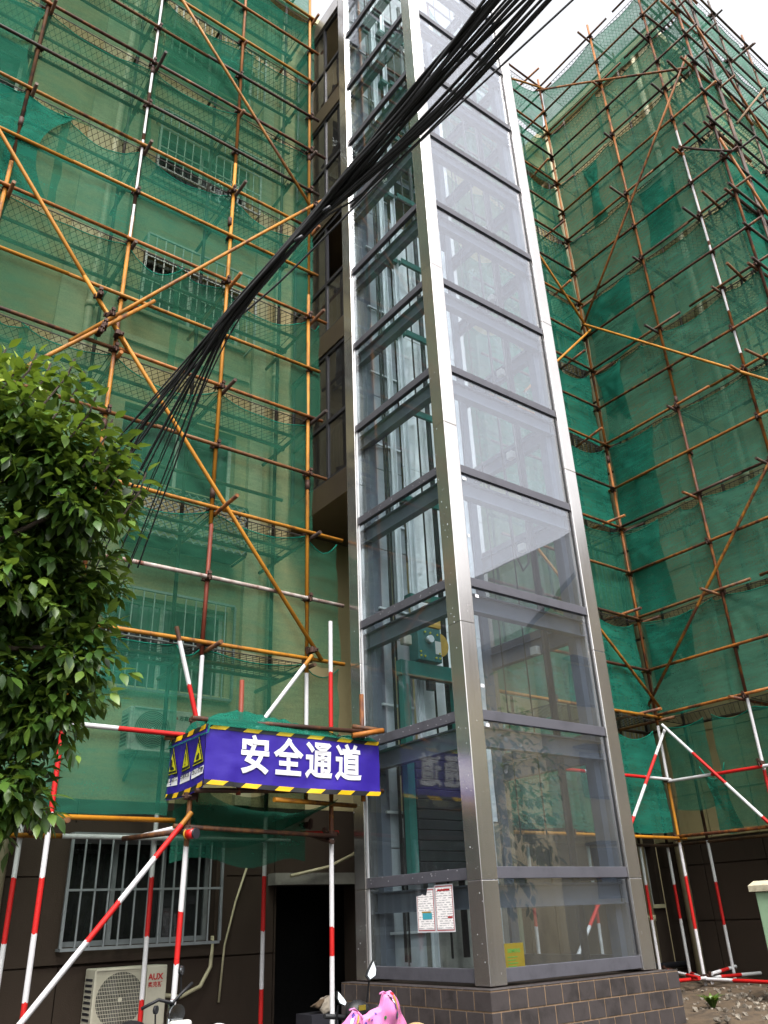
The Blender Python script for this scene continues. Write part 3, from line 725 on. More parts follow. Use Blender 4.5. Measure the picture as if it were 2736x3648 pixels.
# white paint run down one standard
for (za, zb, off) in ((8.75, 9.65, .0), (9.85, 10.35, .004), (10.7, 13.2, .0), (7.9, 8.45, .003)):
    mb = MB()
    for i in range(14):
        z = za+(zb-za)*i/13; z2 = za+(zb-za)*(i+1)/13; r_ = .0252
        def arc(zz, wd): return [(2.24+r_*math.sin(t), 8.0-r_*math.cos(t), zz) for t in (-wd-.3, -.3-wd*.4, -.3+wd*.4, -.3+wd)]
        wa = .62+.22*noise.noise(V(z*4, off*90, 0)); wb = .62+.22*noise.noise(V(z2*4, off*90, 0))
        A, B = arc(z, wa), arc(z2, wb); mb.idx(A+B, [(0,1,5,4), (1,2,6,5), (2,3,7,6)])
    mb.build('paint_run', 'paint_white', sL, smooth=True)
for k, z in enumerate(PLZ):
    xe = {0: 3.25, 1: 5.42, 2: 5.42}.get(k, rnd.choice((5.02, 5.12, 5.2)))
    mt = 'tube_yellow' if k in (0, 1, 2, 5, 7, 8) else ('tube_rust' if k in (3,) else 'tube_orange')
    if k == 0:
        tube('ledger', (-2.5, YO-.05, z), (3.4, YO-.05, z), 'tube_yellow', sL, bend=.006); tube('ledger', (-2.5, YI-.05, z-.08), (2.6, YI-.05, z-.08), 'tube_yellow', sL); tube('ledger', (2.6, YI-.05, z-.08), (5.2, YI-.05, z-.08), 'paint_white', sL)
    else:
        x = -2.5; e = 2.0+rnd.uniform(-.3, .3)
        tube('ledger', (x, YO-.05, z), (e, YO-.05, wob(z, .012)), mt, sL, bend=.008); tube('ledger', (e, YO-.052, wob(z, .008)), (xe, YO-.05, wob(z, .014)), mt if rnd.random() < .7 else 'tube_orange', sL, bend=.008)
        tube('ledger', (-2.5, YI-.05, z-.03), (5.0, YI-.05, z-.03), 'tube_dark', sL, bend=.008)
        tube('ledger', (-2.5, (YO+YI)/2, z-.06), (5.0, (YO+YI)/2, z-.06), 'tube_rust', sL)
    for x in LPX[1:]:
        coupler(sL, (x, YO, z)); f0 = YO-rnd.choice((.10, .14, .22, .34) if x > 2 else (.1, .2))
        if k == 3 and x == 4.92: f0 = 7.62
        if k == 2 and x == 3.60: f0 = 7.45
        if not (k == 0 and x > 3): tube('putlog', (x+.055, f0, z-.06), (x+.055, WY-.15, z-.06), rnd.choice(('tube_rust', 'tube_orange', 'tube_dark')), sL); 
        coupler(sL, (x+.055, YI, z-.03))
    if k:
        for a, b in zip(LPX[1:-1], LPX[2:]): deck(sL, a+.03, YO+.03, z-.03, b-a-.06, .80)
for k, z in enumerate(MIDZ):
    if k == 0: striped('guard_rail', (-2.5, YO-.05, z), (3.45, YO-.05, z-.03), [(2.75+2.5)/5.95], ['paint_white', 'paint_red'], sL)
    else:
        mt = ['', 'paint_white', 'tube_rust', 'tube_yellow', 'tube_yellow', 'tube_dark', 'tube_rust', 'tube_orange', 'tube_rust', 'tube_dark'][k]
        if mt == 'paint_white': mt = 'tube_chipped'
        e = rnd.uniform(1.2, 3.2); tube('guard_rail', (-2.5, YO-.05, z), (e, YO-.05, wob(z, .012)), mt, sL, bend=.008); tube('guard_rail', (e, YO-.052, z), ({1: 5.42, 2: 5.18, 4: 5.05}.get(k, 5.08), YO-.05, wob(z, .014)), mt, sL, bend=.008)
        if k % 2 == 0: tube('guard_rail', (-2.5, YI-.05, z), (5.0, YI-.05, z), 'tube_dark', sL)
    for x in LPX[1:]: coupler(sL, (x, YO, z))
YD = YO-.10
dg = [((2.3, 13.3), (5.0, 9.87)), ((-.7, 10.25), (2.35, 6.15)), ((1.75, 6.95), (5.07, 2.75)), ((5.15, 10.3), (1.70, 5.93)), ((2.6, 6.95), (.2, 4.1))]
for i, ((a, b), (c_, d_)) in enumerate(dg): tube('diagonal_brace', (a, YD-.05*(i in (3, 4)), b), (c_, YD-.05*(i in (3, 4)), d_), 'tube_yellow', sL, bend=.01)
for (x, z) in ((4.92, 9.97), (1.95, 6.72), (2.1, 6.5), (2.22, 6.3), (2.05, 6.3), (2.35, 6.75), (2.0, 6.2), (4.92, 2.85)): coupler(sL, (x, YD-.02, z), 0, 1.05)
# nets, level by level
for k in range(0, len(PLZ)-1):
    z0, z1 = PLZ[k]+.03, PLZ[k+1]-.03
    if k == 0:
        net(sL, 'x', -2.2, 3.35, .98, 2.72, YO+.03, 'net_mid', LPX, .10, .05, botsag=.02, slope=0); net(sL, 'x', 3.3, 5.40, 1.75, 2.73, YO+.05, 'net_thin', LPX, .10, .05); continue
    cutx = rnd.choice((1.2, 2.24, 2.9)); mt = ['net_mid', 'net_thin', 'net_thin', 'net_thin', 'net_mid', 'net_thin', 'net_thin', 'net_mid', 'net_mid', 'net_thin'][k]
    net(sL, 'x', -2.3, cutx+.1, z0, z1, YO+.04, mt, LPX, .20, .06); xe = {1: 5.40, 2: 5.02, 3: 5.12}.get(k, 4.98+rnd.uniform(-.04, .08))
    net(sL, 'x', cutx, xe, z0, z1, YO+.03, 'net_thin' if k in (1, 2, 3) else mt, LPX, .24, .06)
net(sL, 'x', -1.2, 1.35, 7.9, 9.5, YO-.02, 'net_dense', [-.70, .74], .05, .10, gather=.25, slope=-.1); net(sL, 'x', -1.5, .74, 9.65, 11.2, YO+.0, 'net_mid', [], .1, .08, gather=.1)
net(sL, 'x', 2.3, 3.9, 11.4, 13.0, YO+.08, 'net_mid', [], .12, .08, gather=.1); net(sL, 'x', -1.5, 1.0, 4.45, 6.05, YO+.07, 'net_mid', [], .12, .06)
net(sL, 'x', 2.0, 4.4, 13.1, 14.7, YO+.08, 'net_mid', [], .2, .07)

# ---- corner scaffold: along the rear facade, then forward along the wing, then round its end
XW, XWI = 11.55, 12.40
YE = 4.39; YEI = 5.25
sR = thing('wing_scaffold', (11.6, 6.5, -1.03), 'rust brown tube scaffold with green netting wrapped round the wing right of the lift shaft', 'scaffold')
GS = -1.02
def standard_r(x, y, zt, stripes=None, mats=None):
    if stripes:
        top = max(stripes); zz = sorted(stripes); striped('standard', (x, y, GS-.05), (x, y, top), [(z-GS+.05)/(top-GS+.05) for z in zz[:-1]], mats, sR); b = top+.002
    else: b = GS-.05
    s1 = wob(7.2, 1.5); tube('standard', (x, y, b), (x, y, s1), 'tube_orange', sR); tube('standard', (x, y, s1+.002), (x, y, zt), rnd.choice(('tube_orange', 'tube_orange', 'tube_rust')), sR)
    MB().tube([(x, y, s1-.07), (x, y, s1+.07)], .031, 10).build('sleeve_coupler', 'coupler_steel', sR, smooth=True)
standard_r(XW, 8.0, 18.5, [-.30, .40, .87, 1.74, 2.62], ['paint_white', 'paint_red', 'paint_white', 'tube_yellow', 'paint_white'])
standard_r(XW, 6.39, 18.6, [1.70, 2.72], ['paint_red', 'paint_white'])
standard_r(XW, 5.08, 19.0); standard_r(XW, YE, 18.7)
for (x, zt) in ((10.35, 18.2), (9.12, 18.2), (7.98, 18.2)):
    standard_r(x, 8.0, zt, [.55, 1.1, 1.85], ['paint_white', 'tube_dark', 'paint_red'])
RX = [7.98, 9.12, 10.35]; RY = [8.0, 6.39, 5.08, YE]; EX = [12.34, 13.4, 14.75, 16.1, 17.5]
for (x, y) in [(10.45, 8.85), (11.70, 8.85), (12.43, 8.85), (12.40, 8.07), (9.15, 8.85)]:
    striped('standard', (x, y, GS-.05), (x, y, .92), [.45 if x != 12.40 else .40, .70], ['paint_white', 'paint_red', 'paint_white'], sR); tube('standard', (x, y, .922), (x, y, 17.8), 'tube_dark', sR)
for y in RY[1:]: tube('standard', (XWI, y, GS-.05), (XWI, y, 18.3), 'tube_dark', sR)
for x in EX: tube('standard', (x, YE, GS-.05), (x, YE, wob(18.6, .35)), rnd.choice(('tube_rust', 'tube_orange', 'tube_dark')), sR); tube('standard', (x, YEI, GS-.05), (x, YEI, 18.2), 'tube_dark', sR)
# white paint run on one wing standard
for (za, zb) in ((8.2, 8.75), (9.1, 10.6), (10.7, 12.9), (13.0, 13.6)):
    mb = MB()
    for i in range(12):
        z = za+(zb-za)*i/12; z2 = za+(zb-za)*(i+1)/12; r_ = .0252
        def arc(zz): return [(XW-r_*math.cos(t), 5.08-r_*math.sin(t), zz) for t in (-.6+.2*noise.noise(V(zz*4, 1, 0)), 0, .5, 1.1+.3*noise.noise(V(zz*3, 7, 0)))]
        mb.idx(arc(z)+arc(z2), [(0,1,5,4), (1,2,6,5), (2,3,7,6)])
    mb.build('paint_run', 'paint_white', sR, smooth=True)
for k, z in enumerate(PLZ):
    my = 'tube_orange' if k in (0, 1, 4, 7) else 'tube_rust'
    tube('ledger', (7.9, 7.95, z), (XW+.12, 7.95, wob(z, .01)), 'tube_yellow' if k in (0, 1) else rnd.choice(('tube_orange', 'tube_rust')), sR, bend=.006)
    tube('ledger', (XW-.05, 8.15, z+.02), (XW-.05, wob(5.6, .3), wob(z+.02, .012)), my, sR, bend=.006); tube('ledger', (XW-.052, 5.7, wob(z+.02, .01)), (XW-.05, YE-.35, z+.02), my, sR, bend=.006)
    tube('ledger', (XW-.3, YE-.05, z-.03), (17.9, YE-.05, z-.03), 'tube_dark' if k > 3 else 'tube_rust', sR, bend=.006)
    tube('ledger', (XWI, 8.9, z-.03), (XWI, YEI-.2, z-.03), 'tube_dark', sR); tube('ledger', (9.0, 8.80, z-.03), (12.5, 8.80, z-.03), 'tube_dark', sR); tube('ledger', (XWI-.2, YEI+.05, z-.06), (17.9, YEI+.05, z-.06), 'tube_dark', sR)
    for y in RY[1:]:
        f0 = XW-rnd.choice((.25, .38, .5)) if k else XW-.1
        tube('putlog', (f0, y+.055, z-.04), (wx-.12, y+.055, z-.04), rnd.choice(('tube_rust', 'tube_dark', 'tube_orange')), sR)
    if k: tube('putlog', (XW+.06, wob(7.6, .12), z-.04), (XW+.06, 9.3, z-.04), 'tube_rust', sR); tube('putlog', (wob(11.0, .2), 7.62, z+.03), (wob(11.1, .2), 9.3, z+.03), 'tube_orange', sR)
    if k > 1: tube('putlog', (XW-.5, wob(4.75, .1), z), (XW+.9, wob(4.75, .1), z), 'tube_rust', sR)
    for x in EX:
        if k > 2: tube('putlog', (x+.055, YE-rnd.choice((.2, .35, .55)), z-.06), (x+.055, wy-.1, z-.06), rnd.choice(('tube_dark', 'tube_rust')), sR)
    for y in RY: coupler(sR, (XW, y, z), math.pi/2)
    for x in EX[:3]: coupler(sR, (x, YE, z))
    for x in RX[1:]: coupler(sR, (x, 8.0, z))
    if k:
        for a, b in zip(RY[1:], RY[:-1]): deck(sR, XW+.85, a+.03, z-.03, b-a-.06, .80, math.pi/2)
        for a, b in ((9.12, 10.35), (10.35, 11.5)): deck(sR, a+.03, 8.03, z-.03, b-a-.06, .80)
        for a, b in zip([XW]+EX[:-1], EX): deck(sR, a+.03, YE+.03, z-.03, b-a-.06, .80)
for k, z in enumerate(MIDZ):
    if k == 0: striped('guard_rail', (8.4, 7.95, z), (XW, 7.95, z), [.16, .36, .55, .80], ['paint_white', 'paint_red'], sR); striped('guard_rail', (XW-.05, 7.95, z-.03), (XW-.05, 4.5, z-.06), [.22, .46, .7], ['paint_white', 'paint_red'], sR)
    else:
        tube('guard_rail', (8.4, 7.95, z), (XW-.03, 7.95, wob(z, .01)), 'tube_orange' if k < 2 else 'tube_rust', sR, bend=.006)
        tube('guard_rail', (XW-.05, 8.1, z), (XW-.05, YE-.3, wob(z, .012)), rnd.choice(('tube_rust', 'tube_orange', 'tube_orange')), sR, bend=.008); tube('guard_rail', (XW-.2, YE-.05, z), (17.9, YE-.05, z), 'tube_dark', sR, bend=.006)
    for y in RY: coupler(sR, (XW, y, z), math.pi/2)
XD = XW-.10
for (p, q, mt) in (((XD, 8.0, 10.62), (XD, 4.45, 15.05), 'tube_orange'), ((9.2, 7.9, 13.25), (11.66, 7.9, 10.48), 'tube_yellow'), ((XD, 7.95, 10.75), (XD, 4.2, 6.85), 'tube_yellow'), ((11.60, 7.88, 10.62), (9.3, 7.88, 8.2), 'tube_yellow'),
                   ((9.0, 7.9, 5.25), (11.55, 7.9, 2.9), 'tube_yellow'), ((XD, 8.08, 2.9), (XD, 4.2, 7.0), 'tube_yellow'), ((XD, 8.0, 18.02), (XD, 4.5, 14.75), 'tube_orange'), ((10.4, 7.9, 17.5), (11.7, 7.9, 18.12), 'tube_yellow'),
                   ((XD-.05, 4.9, 18.3), (XD+1.6, 4.25, 14.0), 'tube_orange'), ((11.2, YE-.12, 17.0), (15.2, YE-.12, 12.2), 'tube_orange'), ((11.3, YE-.12, 12.4), (14.6, YE-.12, 8.3), 'tube_orange'), ((XD, 5.0, 13.0), (XD, 4.2, 12.1), 'tube_rust')):
    tube('diagonal_brace', p, q, mt, sR, bend=.01)
# timber pole lashed on
tube('timber_pole', (12.1, YE-.2, 13.3), (13.9, YE-.3, 15.6), 'timber', sR)
# foot of the corner: red and white pieces
def rw(p, q, n, name='brace', first=0): striped(name, p, q, [(i+1)/n for i in range(n-1)], BANDS if not first else BANDS[::-1], sR)
rw((11.58, 7.88, 2.58), (9.6, 7.88, .25), 5); rw((XD, 7.85, 2.60), (XD, 5.2, -.45), 6); rw((9.55, 7.90, .25), (8.75, 7.90, -.62), 2, first=1)
rw((10.3, 7.95, -.90), (12.9, 7.95, -.94), 5, 'ground_tube'); rw((XW-.05, 8.1, -.93), (XW-.05, 4.6, -.97), 6, 'ground_tube'); rw((11.0, 7.7, -.88), (11.9, 8.9, -.86), 3, 'ground_tube', 1); rw((11.6, 7.9, -.87), (12.6, 8.15, -.84), 3, 'ground_tube'); rw((11.5, 7.85, -.97), (12.5, 8.9, -.93), 4, 'ground_tube')
for p in ((11.55, 7.98, -.90), (11.85, 8.8, -.86), (12.42, 8.1, -.86)): coupler(sR, p)
# nets of the corner
for k in range(1, len(PLZ)-1):
    z0, z1 = PLZ[k]+.04, PLZ[k+1]-.04
    net(sR, 'x', 8.0, XW-.02, z0, z1, 8.06, 'net_dense' if k in (1, 3, 4, 5) else 'net_mid', RX, .22, .07)
    if k < 9:
        c1 = wob(6.6, .3); mt = 'net_haze'
        net(sR, 'y', YE, c1, z0, z1, XW+.06, mt, RY, .12, .06); net(sR, 'y', c1-.05, 7.98, z0, z1, XW+.05, mt, RY, .12, .06)
    net(sR, 'x', XW+.02, 17.9, z0, z1, YE+.06, 'net_dense' if k < 7 else 'net_haze', EX, .12, .07)
for (a, b, z0, z1, g, s) in ((6.75, 7.95, 9.65, 11.2, .12, 0), (7.3, 7.95, 7.9, 9.5, .25, 0), (6.95, 7.95, 6.2, 7.8, .1, .1), (5.35, 6.2, 11.4, 12.9, .2, 0), (7.2, 7.95, 4.5, 6.0, .1, 0), (7.0, 7.9, 2.8, 4.3, .15, .1), (6.9, 7.3, 12.9, 14.6, .5, 0)):
    net(sR, 'y', a, b, z0, z1, XW+.02, 'net_dense', [], .06, .09, gather=g, slope=s)
net(sR, 'y', YE, 8.0, 16.55, 18.08, XW+.06, 'net_haze', RY, .1, .05)
# lowest lift: dense nets, torn at the foot
net(sR, 'x', 8.0, XW-.05, 1.02, 2.55, 8.08, 'net_dense', RX, .12, .06, botsag=.03)
net(sR, 'y', 7.2, 7.97, 1.35, 2.6, XW+.04, 'net_mid', [], .05, .06, gather=.12); net(sR, 'y', 4.3, 7.05, 1.0, 2.62, XW+.05, 'net_mid', RY, .12, .06, slope=.05); net(sR, 'y', 7.0, 7.42, .98, 1.9, XW+.02, 'net_dense', [], .3, .08, gather=.4, slope=-.1)

# ================================================================== entrance canopy
BX0, BX1, BY0, BY1, BZ0, BZ1 = 3.33, 5.34, 7.20, 8.06, 1.15, 1.71
cn = thing('entrance_canopy', (4.3, 7.6, G), 'tube and board safety canopy over the entrance, draped in green netting, behind the blue banner', 'canopy')
striped('post', (4.93, 7.53, G), (4.95, 7.53, 3.10), [.135, .26, .315, .405, .5, .53, .735, .87], ['paint_red', 'paint_white', 'paint_red', 'paint_white', 'paint_white', 'tube_yellow', 'tube_yellow', 'paint_red', 'paint_white'], cn)
striped('post', (3.31, 7.53, G), (3.36, 7.53, 1.2), [.12, .29, .45, .60, .74, .80], ['paint_white', 'paint_red', 'paint_white', 'paint_red', 'paint_white', 'paint_white', 'tube_rust'], cn)
striped('raking_brace', (1.35, 7.48, -1.5), (3.36, 7.48, .95), [.58, .70, .84, .955], ['paint_white', 'paint_red', 'paint_white', 'paint_red', 'tube_yellow'], cn)
striped('raking_brace', (3.52, 7.80, 1.80), (3.20, 7.80, 2.82), [.42, .85], ['paint_red', 'paint_white', 'tube_rust'], cn)
striped('raking_brace', (4.18, 7.80, 1.85), (4.92, 7.88, 2.78), [.85], ['paint_white', 'tube_yellow'], cn)
tube('stub_post', (5.17, 7.27, 1.1), (5.18, 7.27, 2.22), 'tube_orange', cn); tube('stub_post', (3.74, 7.30, 1.1), (3.73, 7.30, 2.20), 'tube_redprimer', cn)
tube('bearer', (3.2, 7.25, 1.76), (5.20, 7.16, 1.79), 'tube_rust', cn); tube('bearer', (3.25, 8.0, 1.72), (5.3, 8.0, 1.74), 'tube_rust', cn); tube('bearer', (3.3, 7.30, 1.12), (5.45, 7.30, 1.22), 'tube_rust', cn)
tube('bearer', (3.2, 7.50, .83), (4.95, 7.50, .78), 'tube_rust', cn, .022); tube('bearer', (4.9, 7.45, .72), (5.35, 8.8, .95), 'tube_rust', cn); tube('bearer', (4.97, 7.16, 1.735), (5.30, 7.06, 1.80), 'tube_orange', cn, .028); tube('bearer', (5.0, 7.20, 1.84), (5.33, 7.08, 1.80), 'tube_rust', cn, .026)
tube('bearer', (4.1, 7.25, 1.07), (5.3, 7.6, 1.10), 'tube_yellow', cn); tube('bearer', (4.7, 8.1, .85), (5.4, 8.1, .88), 'paint_red', cn)
tube('bearer', (3.0, 8.2, .78), (3.35, 7.4, .79), 'tube_rust', cn); tube('bearer', (3.15, 8.3, .80), (3.30, 7.5, .83), 'paint_white', cn)
for i in range(6): box('deck_board', (3.36, 7.24+i*.135, 1.655), (5.30, 7.24+i*.135+.125, 1.68), 'timber', cn)
box('front_board', (3.36, 7.235, 1.17), (5.31, 7.25, 1.64), 'timber', cn); box('side_board', (3.36, 7.26, 1.17), (3.375, 8.04, 1.64), 'timber', cn)
for p in ((3.33, 7.53, 1.1), (4.94, 7.53, .80), (4.95, 7.53, 1.75), (5.17, 7.27, 1.78), (3.74, 7.3, 1.76), (3.55, 7.85, 1.84), (3.33, 7.5, .80)): coupler(cn, p, rnd.uniform(0, 3), 1.1)
# netting heaped over the top and slung beneath
def heap(u, v):
    x = 3.30+2.0*u; y = 7.16+.95*v
    h = 1.725+(.06+.13*math.exp(-((x-3.85)/.40)**2)+.06*math.exp(-((x-4.55)/.22)**2))*math.sin(math.pi*min(1, v*1.4+.12))**.7*(1-.75*u*u)
    h += .06*noise.noise(V(x*3.2, y*4, 2))+.02*noise.noise(V(x*9, y*8, 5))+.02*math.sin(x*38+6*noise.noise(V(x*2, y*3, 1)))*noise.noise(V(x*2, y*2, 9))
    if v < .04: h = 1.70
    if u < .02: h = min(h, 1.62)
    return (x, y, h)
MB().grid(heap, 110, 40).build('draped_net', 'net_dense', cn, smooth=True)
def sling(u, v):
    x = 3.42+1.45*u; y = 7.28+1.0*v; return (x, y, 1.12-.30*math.sin(math.pi*u)**.6*(.55+.45*v)-.10*v+.03*noise.noise(V(x*4, y*4, 8)))
MB().grid(sling, 30, 14).build('slung_net', 'net_mid', cn, smooth=True)
def drop(u, v):
    x = 3.40+1.5*u; y = 8.0-.12*math.sin(u*3)+.04*noise.noise(V(u*6, v*4, 3)); return (x, y, .55+.05*math.sin(u*9)+(.62+.1*u)*v)
MB().grid(drop, 30, 12).build('slung_net', 'net_mid', cn, smooth=True)

# ---- banner
bn = thing('safety_banner', (4.3, 7.2, BZ0), 'blue banner with big white characters and hazard stripes round the entrance canopy', 'banner')
def bfront(u, v):
    x = BX0+(BX1-BX0)*u; d = .016*noise.noise(V(x*2.2, v*2, 4))+.010*noise.noise(V(x*6, v*4, 1))+.006*noise.noise(V(x*13+v*6, v*7, 6))
    if u < .10: d += .014*math.sin(v*16)*(1-u/.10)*noise.noise(V(v*3, 2, 2))
    sag = .018*math.sin(math.pi*u)*(1-v)-.015*(1-u)*(1-v)
    return (x, BY0+d, BZ0+(BZ1-BZ0)*v-sag)
def bside(u, v):
    y = BY0+(BY1-BY0)*u; d = .014*noise.noise(V(y*5, v*4, 7))+.02*noise.noise(V(y*9, v*3, 3))*(u > .6)
    return (BX0+d, y, BZ0-.01+(BZ1-BZ0)*v-.03*(1-v)*math.sin(math.pi*u)-.012*u)
MB().grid(bfront, 60, 16).build('front_sheet', 'banner_blue', bn, smooth=True); MB().grid(lambda u, v: bside(1-u, v), 34, 16).build('side_sheet', 'banner_blue', bn, smooth=True)
def on_front(x, z, off=.006): p = Vector(bfront((x-BX0)/(BX1-BX0), (z-BZ0)/(BZ1-BZ0))); p.y -= off; return p
def on_side(y, z, off=.006): p = Vector(bside((y-BY0)/(BY1-BY0), (z-BZ0+.01)/(BZ1-BZ0))); p.x -= off; return p
def strip(fn, a0, a1, z0, z1, n, name, mat, off, skew=0, par=None):
    mb = MB()
    def f(u, v): return fn(min(max(a0+(a1-a0)*u+skew*v, LIM[0]), LIM[1]), z0+(z1-z0)*v, off)
    mb.grid(f, n, 2); return mb.build(name, mat, par or bn, smooth=True)
hz = .043
for (fn, lim) in ((on_front, (BX0, BX1)), (on_side, (BY0, BY1))):
    LIM = lim
    for z in (BZ0+.001, BZ1-hz-.001):
        b = strip(fn, lim[0], lim[1], z, z+hz, 40, 'hazard_band', 'print_black', .004); a = lim[0]+.02
        while a < lim[1]-.02:
            s = strip(fn, a, min(a+.17 if fn is on_front else a+.13, lim[1]), z, z+hz, 5, 'hazard_stripe', 'print_yellow', .0075, .055 if fn is on_front else -.045, b); a += .36 if fn is on_front else .27
def banner_char(ch, xc, zc, h, wd):
    o = text(ch, h*1.10, 'print_white', (xc, 0, zc), (1, 0, 0), (0, 0, 1), bn, 'character', h*.030, wd/h)
    for v in o.data.vertices:
        p = v.co+BASE[bn.name]; q = on_front(p.x, p.z, .009); v.co.y = q.y-BASE[bn.name].y
for ch, xc in zip('安全通道', (3.85, 4.22, 4.575, 4.935)): banner_char(ch, xc, 1.435, .34, .295)
def side_poly(pts, name, mat, off, par):
    mb = MB(); mb.face([on_side(y, z, off) for y, z in pts]); return mb.build(name, mat, par)
for i, (yc, lab) in enumerate(((7.91, '当心坠落'), (7.61, '注意安全'), (7.33, '当心落物'))):
    w_ = .115; z0, z1 = 1.365, 1.635
    t1 = side_poly([(yc+w_, z0), (yc-w_, z0), (yc, z1)], 'warning_triangle', 'print_black', .008, bn)
    w2 = w_*.86; side_poly([(yc+w_*.93, z0+.008), (yc-w_*.93, z0+.008), (yc, z1-.014)], 'triangle_rim', 'sign_yellow', .0095, t1)
    side_poly([(yc+w_*.86, z0+.016), (yc-w_*.86, z0+.016), (yc, z1-.03)], 'triangle_border', 'print_black', .011, t1); side_poly([(yc+w_*.68, z0+.034), (yc-w_*.68, z0+.034), (yc, z1-.075)], 'triangle_field', 'sign_yellow', .0125, t1)
    if i == 1: side_poly([(yc+.012, z0+.15), (yc+.006, z0+.075), (yc-.006, z0+.075), (yc-.012, z0+.15)], 'pictogram', 'print_black', .014, t1); side_poly([(yc+.01, z0+.062), (yc+.01, z0+.045), (yc-.01, z0+.045), (yc-.01, z0+.062)], 'pictogram', 'print_black', .014, t1)
    elif i == 0: side_poly([(yc+.03, z0+.045), (yc-.045, z0+.045), (yc-.03, z0+.07), (yc-.005, z0+.075), (yc-.015, z0+.13), (yc+.012, z0+.15), (yc+.02, z0+.08)], 'pictogram', 'print_black', .014, t1)
    else: side_poly([(yc+.03, z0+.045), (yc-.03, z0+.045), (yc-.03, z0+.10), (yc+.03, z0+.10)], 'pictogram', 'print_black', .014, t1); side_poly([(yc+.015, z0+.12), (yc-.005, z0+.11), (yc-.012, z0+.15), (yc+.01, z0+.155)], 'pictogram', 'print_black', .014, t1)
    cp = side_poly([(yc+.125, 1.262), (yc-.125, 1.262), (yc-.125, 1.335), (yc+.125, 1.335)], 'caption_label', 'print_white', .008, bn)
    o = text(lab, .058, 'print_black', (BX0-.02, yc, 1.298), (0, -1, 0), (0, 0, 1), cp, 'caption_characters', .0008)
    for v in o.data.vertices:
        p = v.co+BASE[bn.name]; v.co.x = on_side(p.y, p.z, .011).x-BASE[bn.name].x
# ---- warning lamp on the left post
lp = thing('warning_lamp', (3.33, 7.45, .78), 'small red solar warning lamp tied to the scaffold post under the canopy', 'lamp')
MB().tube([(3.33, 7.46, .76), (3.36, 7.38, .76)], .045, 16).build('lens', 'lamp_red', lp, smooth=True); MB().tube([(3.361, 7.377, .76), (3.367, 7.362, .76)], .047, 16).build('solar_cap', 'frame_dark', lp, smooth=True); MB().tube([(3.325, 7.475, .76), (3.33, 7.461, .76)], .05, 12).build('bracket', 'machine_yellow', lp, smooth=True)

# ================================================================== air conditioners
def ac(x0, x1, z0, z1, yb, label, brand, mat):
    yf = yb-.28; t = thing('air_conditioner', ((x0+x1)/2, yb, z0), label, 'air conditioner', 'outdoor air conditioner units')
    box('casing', (x0, yf, z0), (x1, yb, z1), mat, t, .012); W_ = x1-x0; H_ = z1-z0; cx_ = x0+W_*.36; cz = z0+H_*.5; rr = H_*.43
    MB().tube([(cx_, yf-.004, cz), (cx_, yf-.001, cz)], rr, 32).build('fan_opening', 'black_iron', t)
    g = MB()
    if brand == 'AUX':
        n = 15
        for i in range(n+1):
            z = cz-rr*1.02+2.04*rr*i/n; g.bar((cx_-rr*1.05, yf-.012, z), (cx_+rr*1.05, yf-.012, z), .004, .004)
        for i in range(2*n+1):
            x = cx_-rr*1.02+1.02*rr*i/n; g.bar((x, yf-.016, cz-rr*1.02), (x, yf-.016, cz+rr*1.02), .003, .003)
    else:
        for k in range(1, 12):
            r_ = rr*k/11; pts = [(cx_+r_*math.cos(a*math.pi/14), yf-.014, cz+r_*math.sin(a*math.pi/14)) for a in range(29)]; g.tube(pts, .0035, 4, False)
    tag(g.build('fan_guard', 'cream_plastic', t), kind='stuff')
    fr_ = MB(); a = rr*1.12
    for z in (cz-a, cz+a): fr_.bar((cx_-a, yf-.010, z), (cx_+a, yf-.010, z), .018, .018)
    for x in (cx_-a, cx_+a): fr_.bar((x, yf-.010, cz-a+.01), (x, yf-.010, cz+a-.01), .018, .018)
    fr_.build('guard_frame', mat, t)
    hub = MB().tube([(cx_, yf-.018, cz), (cx_, yf-.008, cz)], rr*.09, 12).build('fan_hub', mat, t)
    for k in range(3):
        a = k*2.1; MB().face([(cx_+.05*math.cos(a), yf-.0055, cz+.05*math.sin(a)), (cx_+rr*.9*math.cos(a-.2), yf-.0055, cz+rr*.9*math.sin(a-.2)), (cx_+rr*.9*math.cos(a+.5), yf-.0055, cz+rr*.9*math.sin(a+.5)), (cx_+.05*math.cos(a+.6), yf-.0055, cz+.05*math.sin(a+.6))]).build('fan_blade', 'frame_dark', hub)
    lx = x0+W_*.86
    if brand == 'AUX': text('AUX', .075, 'print_red', (lx-.02, yf-.003, z1-.105), (1, 0, 0), (0, 0, 1), t, 'lettering', .003); text('奥克斯', .052, 'print_red', (lx-.02, yf-.003, z1-.175), (1, 0, 0), (0, 0, 1), t, 'lettering', .001)
    else: text('志高', .06, 'print_black', (lx+.0, yf-.003, z1-.09), (1, 0, 0), (0, 0, 1), t, 'lettering', .002); MB().face([(lx-.105, yf-.003, z1-.105), (lx-.07, yf-.003, z1-.105), (lx-.0875, yf-.003, z1-.065)]).build('emblem', 'print_red', t)
    for i in range(9): box('louvre', (x0-.004, yf+.05, z0+.06+i*(H_-.12)/9), (x0-.0005, yb-.04, z0+.06+i*(H_-.12)/9+.022), 'frame_dark', t)
    br = MB(); 
    for x in (x0+.12, x1-.12): br.bar((x, yf+.02, z0-.02), (x, WY, z0-.02), .03, .03); br.bar((x, yf+.05, z0-.036), (x, WY, z0-.28), .025, .025)
    br.build('bracket', 'frame_dark', t); return t
ac(3.20, 3.96, -.90, -.34, 9.44, 'cream air conditioner with red lettering under the barred ground floor window', 'AUX', 'cream_plastic')
ac(3.29, 4.05, 1.80, 2.29, 9.44, 'white air conditioner with ring fan guard behind netting left of the banner', 'ZG', 'white_plastic')
